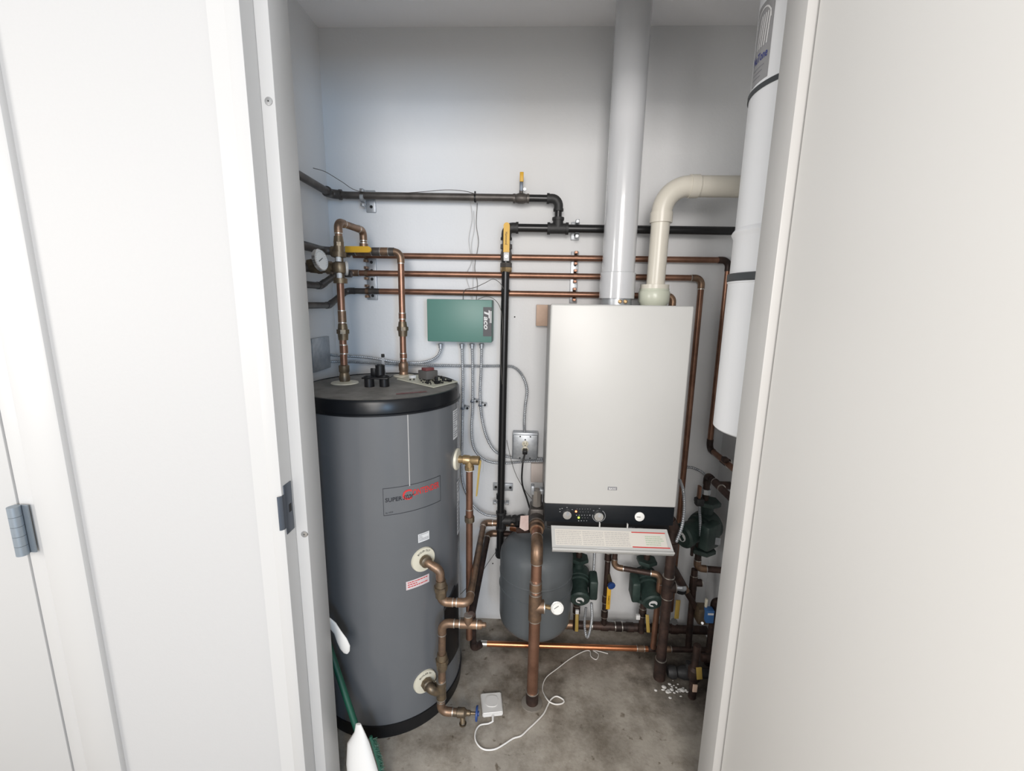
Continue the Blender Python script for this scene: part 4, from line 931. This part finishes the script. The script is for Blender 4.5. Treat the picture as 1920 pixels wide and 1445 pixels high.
dg_ = thing('diagonal_pipe', 'dark slanting pipe with grey gate valve right of the thick brown pipe', 'pipe', at(1265, 1075, 1.62))
da, db_ = at(1258, 1062, 1.58), at(1312, 1150, 1.60)
pipe(dg_, [da, db_], .0115, COPPERD); coupling(dg_, da.lerp(db_, .45), db_-da, .0115, COPFIT, .03, 1.35, False); MB().cyl(da, da.lerp(db_, .38), .020, .0165, n=16).build('reducer', COPPERD, dg_)
gvb = MB(); ga = at(1262, 1101, 1.58); gvb.lathe(ga, X_, [(.010, -.01), (.012, 0), (.012, .02), (.016, .03), (.016, .04), (.010, .05)], 12); gvb.build('gate_valve', GALV, dg_)
gwb = MB(); gwb.lathe(ga+V((.030, 0, -.008)), -Z_, [(.008, 0), (.022, .003), (.022, .008), (.008, .01)], 10); gwb.build('handwheel', BLACKP, dg_)
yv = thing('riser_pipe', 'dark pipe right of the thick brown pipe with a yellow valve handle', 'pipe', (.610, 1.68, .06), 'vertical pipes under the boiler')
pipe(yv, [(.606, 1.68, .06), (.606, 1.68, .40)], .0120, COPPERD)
MB().obox(at(1270, 1142, 1.62), X_, Y_, Z_, (.018, .006, .085), .002).build('grip', YELF, yv); MB().cyl(at(1264, 1165, 1.66), at(1264, 1165, 1.62), .014, n=10).build('valve_body', IRONF, yv)
coupling(yv, V((.606, 1.68, .16)), Z_, .012, COPPERD, .05, 1.4, False)
# low valves on the floor at right
lv1 = thing('floor_valve', 'dark corroded valve lying low behind the thick brown pipe base with white crumbs', 'valve', (.62, 1.50, 0))
fb = MB(); fb.lathe((.575, 1.50, .030), X_, [(.018, 0), (.024, .01), (.024, .03), (.017, .035), (.026, .06), (.026, .10), (.018, .12), (.018, .16)], 14); fb.cyl((.655, 1.50, .03), (.655, 1.50, .075), .013, n=12); fb.build('valve_body', IRONF, lv1)
pipe(lv1, [(.70, 1.505, .030), (.81, 1.51, .030)], .0145, COPPERD)
ft = thing('hanging_valve', 'brown valve with a wooden-coloured tag near the floor at the right jamb', 'valve', (.655, 1.40, 0))
hvb = MB(); hva = at(1302, 1262, 1.42); hvb.lathe(V((hva.x, hva.y, 0)), Z_, [(.014, 0), (.014, hva.z-.03), (.022, hva.z-.02), (.024, hva.z+.02), (.015, hva.z+.03), (.013, hva.z+.12)], 14); hvb.build('valve_body', COPPERD, ft)
MB().obox(at(1311, 1262, 1.395), (1, 0, .15), Y_, (-.15, 0, 1), (.020, .004, .050), .001).build('handle', YELF, ft); MB().obox(at(1303, 1290, 1.385), X_, Y_, Z_, (.016, .005, .030), .001).build('tag', WOOD, ft)
rp = thing('low_branch_pipe', 'dark branch pipes stacked low in the right rear corner', 'pipe', (.74, 1.55, .0))
pipe(rp, [(.765, 1.58, .0), (.765, 1.58, .30), (.81, 1.50, .30)], .0135, COPPERD, COPPERD, solder=False); pipe(rp, [(.70, 1.50, .10), (.765, 1.50, .10), (.768, 1.15, .10)], .0150, COPPERD, COPPERD, solder=False, name='forward_pipe')
pipe(rp, [(.72, 1.45, .19), (.81, 1.44, .19)], .016, COPFIT, name='side_pipe')
cr_ = MB(); rnd = random.Random(12)
for i in range(34):
    p = atZ(1262+rnd.gauss(0, 13), 1291+rnd.gauss(0, 7), .003); s1 = rnd.uniform(.004, .017)
    cr_.obox(p, (rnd.uniform(-1, 1), rnd.uniform(-1, 1), .0), (rnd.uniform(-1, 1), .3, 0) if False else Y_, Z_, (s1, s1*rnd.uniform(.5, 1), .005), .001) if False else cr_.ball(p, s1*.6, (1, rnd.uniform(.4, 1), .35), 8)
ob_ = solo(cr_, 'plaster_crumbs', WHITEP, 'white plaster crumbs scattered on the concrete by the thick brown pipe', 'debris', atZ(1255, 1290, 0)); ob_['kind'] = 'stuff'

# ================================================================== CENTRAL VACUUM CANISTER
CC = V((.672, 1.19, 0)); CR = .144
cv = thing('vacuum_canister', 'large white cylindrical canister hung in the right corner, cut off by the door frame', 'canister', (CC.x, CC.y, 1.09))
zc0 = at(1347, 795, 1.25).z
zb1 = at(1363, 527, 1.24).z; zrib = at(1369, 441, 1.24).z; zb2 = at(1398, 192, 1.24).z
MB().lathe(CC, Z_, [(.02, zc0+.008), (CR-.004, zc0), (CR, zc0+.004), (CR, zb1)], 64).build('lower_bucket', CANW, cv)
MB().lathe(CC, Z_, [(CR+.001, zb1-.002), (CR+.004, zb1), (CR+.004, zb1+.016), (CR, zb1+.018)], 64).build('band', RUBBER, cv)
MB().lathe(CC, Z_, [(CR, zb1-.008), (CR+.002, zb1-.006), (CR+.002, zb1-.003), (CR, zb1-.002)], 64).build('lip', CANW, cv)
MB().lathe(CC, Z_, [(CR-.002, zb1+.016), (CR-.002, zrib-.012), (CR+.001, zrib-.006), (CR+.004, zrib), (CR+.001, zrib+.006), (CR-.004, zrib+.012), (CR-.004, zb2)], 64).build('middle_body', CANW, cv)
MB().lathe(CC, Z_, [(CR-.001, zb2-.001), (CR-.001, zb2+.010)], 64).build('band', RUBBER, cv)
MB().lathe(CC, Z_, [(CR-.006, zb2+.008), (CR-.003, zb2+.012), (CR-.006, zb2+.014), (CR-.006, ZC-.12), (CR-.03, ZC-.11)], 64).build('motor_head', CANW, cv)
def cn(phi, z, off): return CC+V(((CR-.006+off)*math.sin(phi), -(CR-.006+off)*math.cos(phi), z))
pl0 = ph(-104); lw_ = .075; lz = zb2+.020
def cfn(off): return lambda x, y: cn(pl0+x/CR, lz+y, off)
b_ = MB(); patch(b_, cfn(.001), 0, 0, lw_, .172, 12); lo_ = b_.build('label', mat('silver_label', (.36, .36, .37), .35, .3), cv, 'grey label with emblem', flat=True)
em = MB(); fnc = cfn(.0016)
for i in range(14):
    a0 = math.radians(i*180/14); a1 = math.radians((i+1)*180/14)
    em.quad([fnc(.0375+r*math.cos(a), .127+r*1.1*math.sin(a)) for r, a in ((.028, a0), (.028, a1), (.031, a1), (.031, a0))])
for i in range(5):
    for k in range(8):
        y0, y1 = .076+k*.0085, .076+(k+1)*.0085; cx = lambda y: .020+i*.010+(y-.076)*.18*(1-i*.15)
        em.quad([fnc(cx(y0)-.0022, y0), fnc(cx(y0)+.0022, y0), fnc(cx(y1)+.0018, y1), fnc(cx(y1)-.0018, y1)])
em.build('emblem', STICK, lo_, flat=True)
letters('label_lettering', 'NuTone', mat('navy_ink', (.05, .06, .22), .5), lo_, lambda x, y: fnc(.006+x, .046+y), .062, .019, bold=.02)
sm_ = MB()
for i in range(3): patch(sm_, fnc, .012, .032-i*.010, .060-i*.006, .034-i*.010, 6)
sm_.build('small_print', INKG, lo_, flat=True)

# ================================================================== FLOOR OBJECTS
ds = [atZ(901, 1299, .018), atZ(939, 1296, .018), atZ(943, 1334, .018), atZ(905, 1338, .018)]
wd_ = thing('white_sensor_puck', 'square white plastic device lying on the concrete in front of the tank drain', 'sensor', ds[3]-Z_*.018)
bm_ = MB(); bm_.prism([p-Z_*.018 for p in ds], (0, 0, .018)); 
bmesh.ops.bevel(bm_.bm, geom=list(bm_.bm.edges), offset=.003, segments=3, affect='EDGES'); bm_.build('case', WHITEP, wd_)
cc_ = sum(ds, V((0, 0, 0)))/4; cl_ = MB(); pts = []
for i in range(32):
    a = 2*math.pi*i/32; k = (abs(math.cos(a))**3+abs(math.sin(a))**3)**(-1/3); pts.append(cc_+V((.0215*k*math.cos(a), .0225*k*math.sin(a)+.004, 0)))
cl_.prism(pts, (0, 0, .0022)); cl_.build('raised_lid', WHITEP, wd_)
wc = thing('white_usb_cable', 'thin white cable curling across the concrete from the square white device', 'cable', atZ(925, 1342, 0))
e0 = atZ(924, 1340, .010); e1 = atZ(924, 1352, .006); MB().cyl(e0+V((0, .004, 0)), e1, .0045, .0035, n=10).build('plug', WHITEP, wc)
cz = lambda x, y, z=.0035: atZ(x, y, z)
cable([e1, cz(916, 1356), cz(900, 1359), cz(892, 1370), cz(891, 1385), cz(898, 1398), cz(910, 1405), cz(928, 1404), cz(945, 1395), cz(962, 1384), cz(977, 1379), cz(990, 1367), cz(1003, 1355), cz(1019, 1338), cz(1027, 1322), cz(1034, 1310, .006), cz(1044, 1305, .006), cz(1057, 1312), cz(1055, 1318), cz(1042, 1320), cz(1030, 1315, .007), cz(1022, 1305)], .0026).build('cable', WHITEP, wc)
cable([cz(1022, 1305), cz(1017, 1290), cz(1024, 1270), cz(1045, 1253), cz(1070, 1234), cz(1094, 1221), cz(1106, 1220), cz(1108, 1230), cz(1118, 1236), cz(1122, 1226), cz(1112, 1219), cz(1125, 1221), cz(1140, 1225)], .0018).build('far_cable', WHITEP, wc)
# concrete patch round the thick pipe
sk = MB(); 
sk.lathe((.043, 1.361, -.004), Z_, [(.040, 0), (.038, .008), (.026, .010)], 14); solo(sk, 'mortar_collar', mat('rough_mortar', (.20, .18, .155), .9, bump=.6, bscale=80), 'rough mortar collar where the gauge pipe enters the floor', 'mortar', (.043, 1.361, 0))
# cleaning brush behind the left jamb
cb = thing('cleaning_brush', 'green-handled brush in a white plastic guard leaning behind the left jamb', 'brush', (-.42, 1.02, 0))
h0, h1 = at(610, 1190, 1.16), at(672, 1375, 1.09)
MB().tube([h0, h1], .0095, 16).build('handle', GREENB, cb)
gd = MB(); prof = [((672, 1357), .008), ((674, 1372), .016), ((672, 1392), .034), ((677, 1430), .045), ((688, 1500), .052), ((696, 1560), .056)]
Yb = [1.09, 1.085, 1.08, 1.065, 1.045, 1.03]
rings = []
for ((x, y), r), yy in zip(prof, Yb):
    c = at(x, y, yy); c.z = max(c.z, .003); rings.append([gd.bm.verts.new(c+V((r*math.cos(2*math.pi*i/20), .45*r*math.sin(2*math.pi*i/20), 0))) for i in range(20)])
gd.skin(rings); gd.build('guard', WHITEP, cb)
bs = MB(); rnd = random.Random(4)
for i in range(420):
    t = i/420; c = at(697+t*30, 1385+t*110, 1.07-.03*t); c.z = max(c.z, .006)
    bs.cyl(c, c+V((rnd.uniform(.006, .016), rnd.uniform(-.006, .006), rnd.uniform(-.006, .006))), .0008, n=4)
bs.tube([at(695, 1380, 1.075), at(710, 1430, 1.06), at(728, 1500, 1.04)], .005, 8)
o_ = bs.build('bristles', GREENB, cb); o_['kind'] = 'stuff'
ws = thing('white_scoop', 'white plastic paddle end showing in front of the tank beside the left jamb', 'scoop', at(640, 1190, 1.12))
gd = MB(); rings = []
for (x, y), r in (((612, 1160), .012), ((622, 1170), .014), ((633, 1185), .012), ((641, 1200), .0165), ((647, 1213), .0165), ((650, 1222), .010), ((651, 1225), .003)):
    c = at(x, y, 1.12); d = (at(652, 1225, 1.12)-at(625, 1170, 1.12)).normalized(); s = d.cross(Y_).normalized()
    rings.append([gd.bm.verts.new(c+s*(r*math.cos(2*math.pi*i/16))+Y_*(.35*r*math.sin(2*math.pi*i/16))) for i in range(16)])
gd.skin(rings); gd.build('paddle', WHITEP, ws)
# small screws / holes in the back wall
for px, py, lab in ((965, 594, 'tiny dark nail hole in the back wall left of the boiler'), (924, 1056, 'tiny dark nail hole low in the back wall near the gas trap')):
    p = at(px, py, YB); solo(MB().cyl(p, p-Y_*.0012, .003, n=8), 'nail', DARK, lab, 'nail', p)
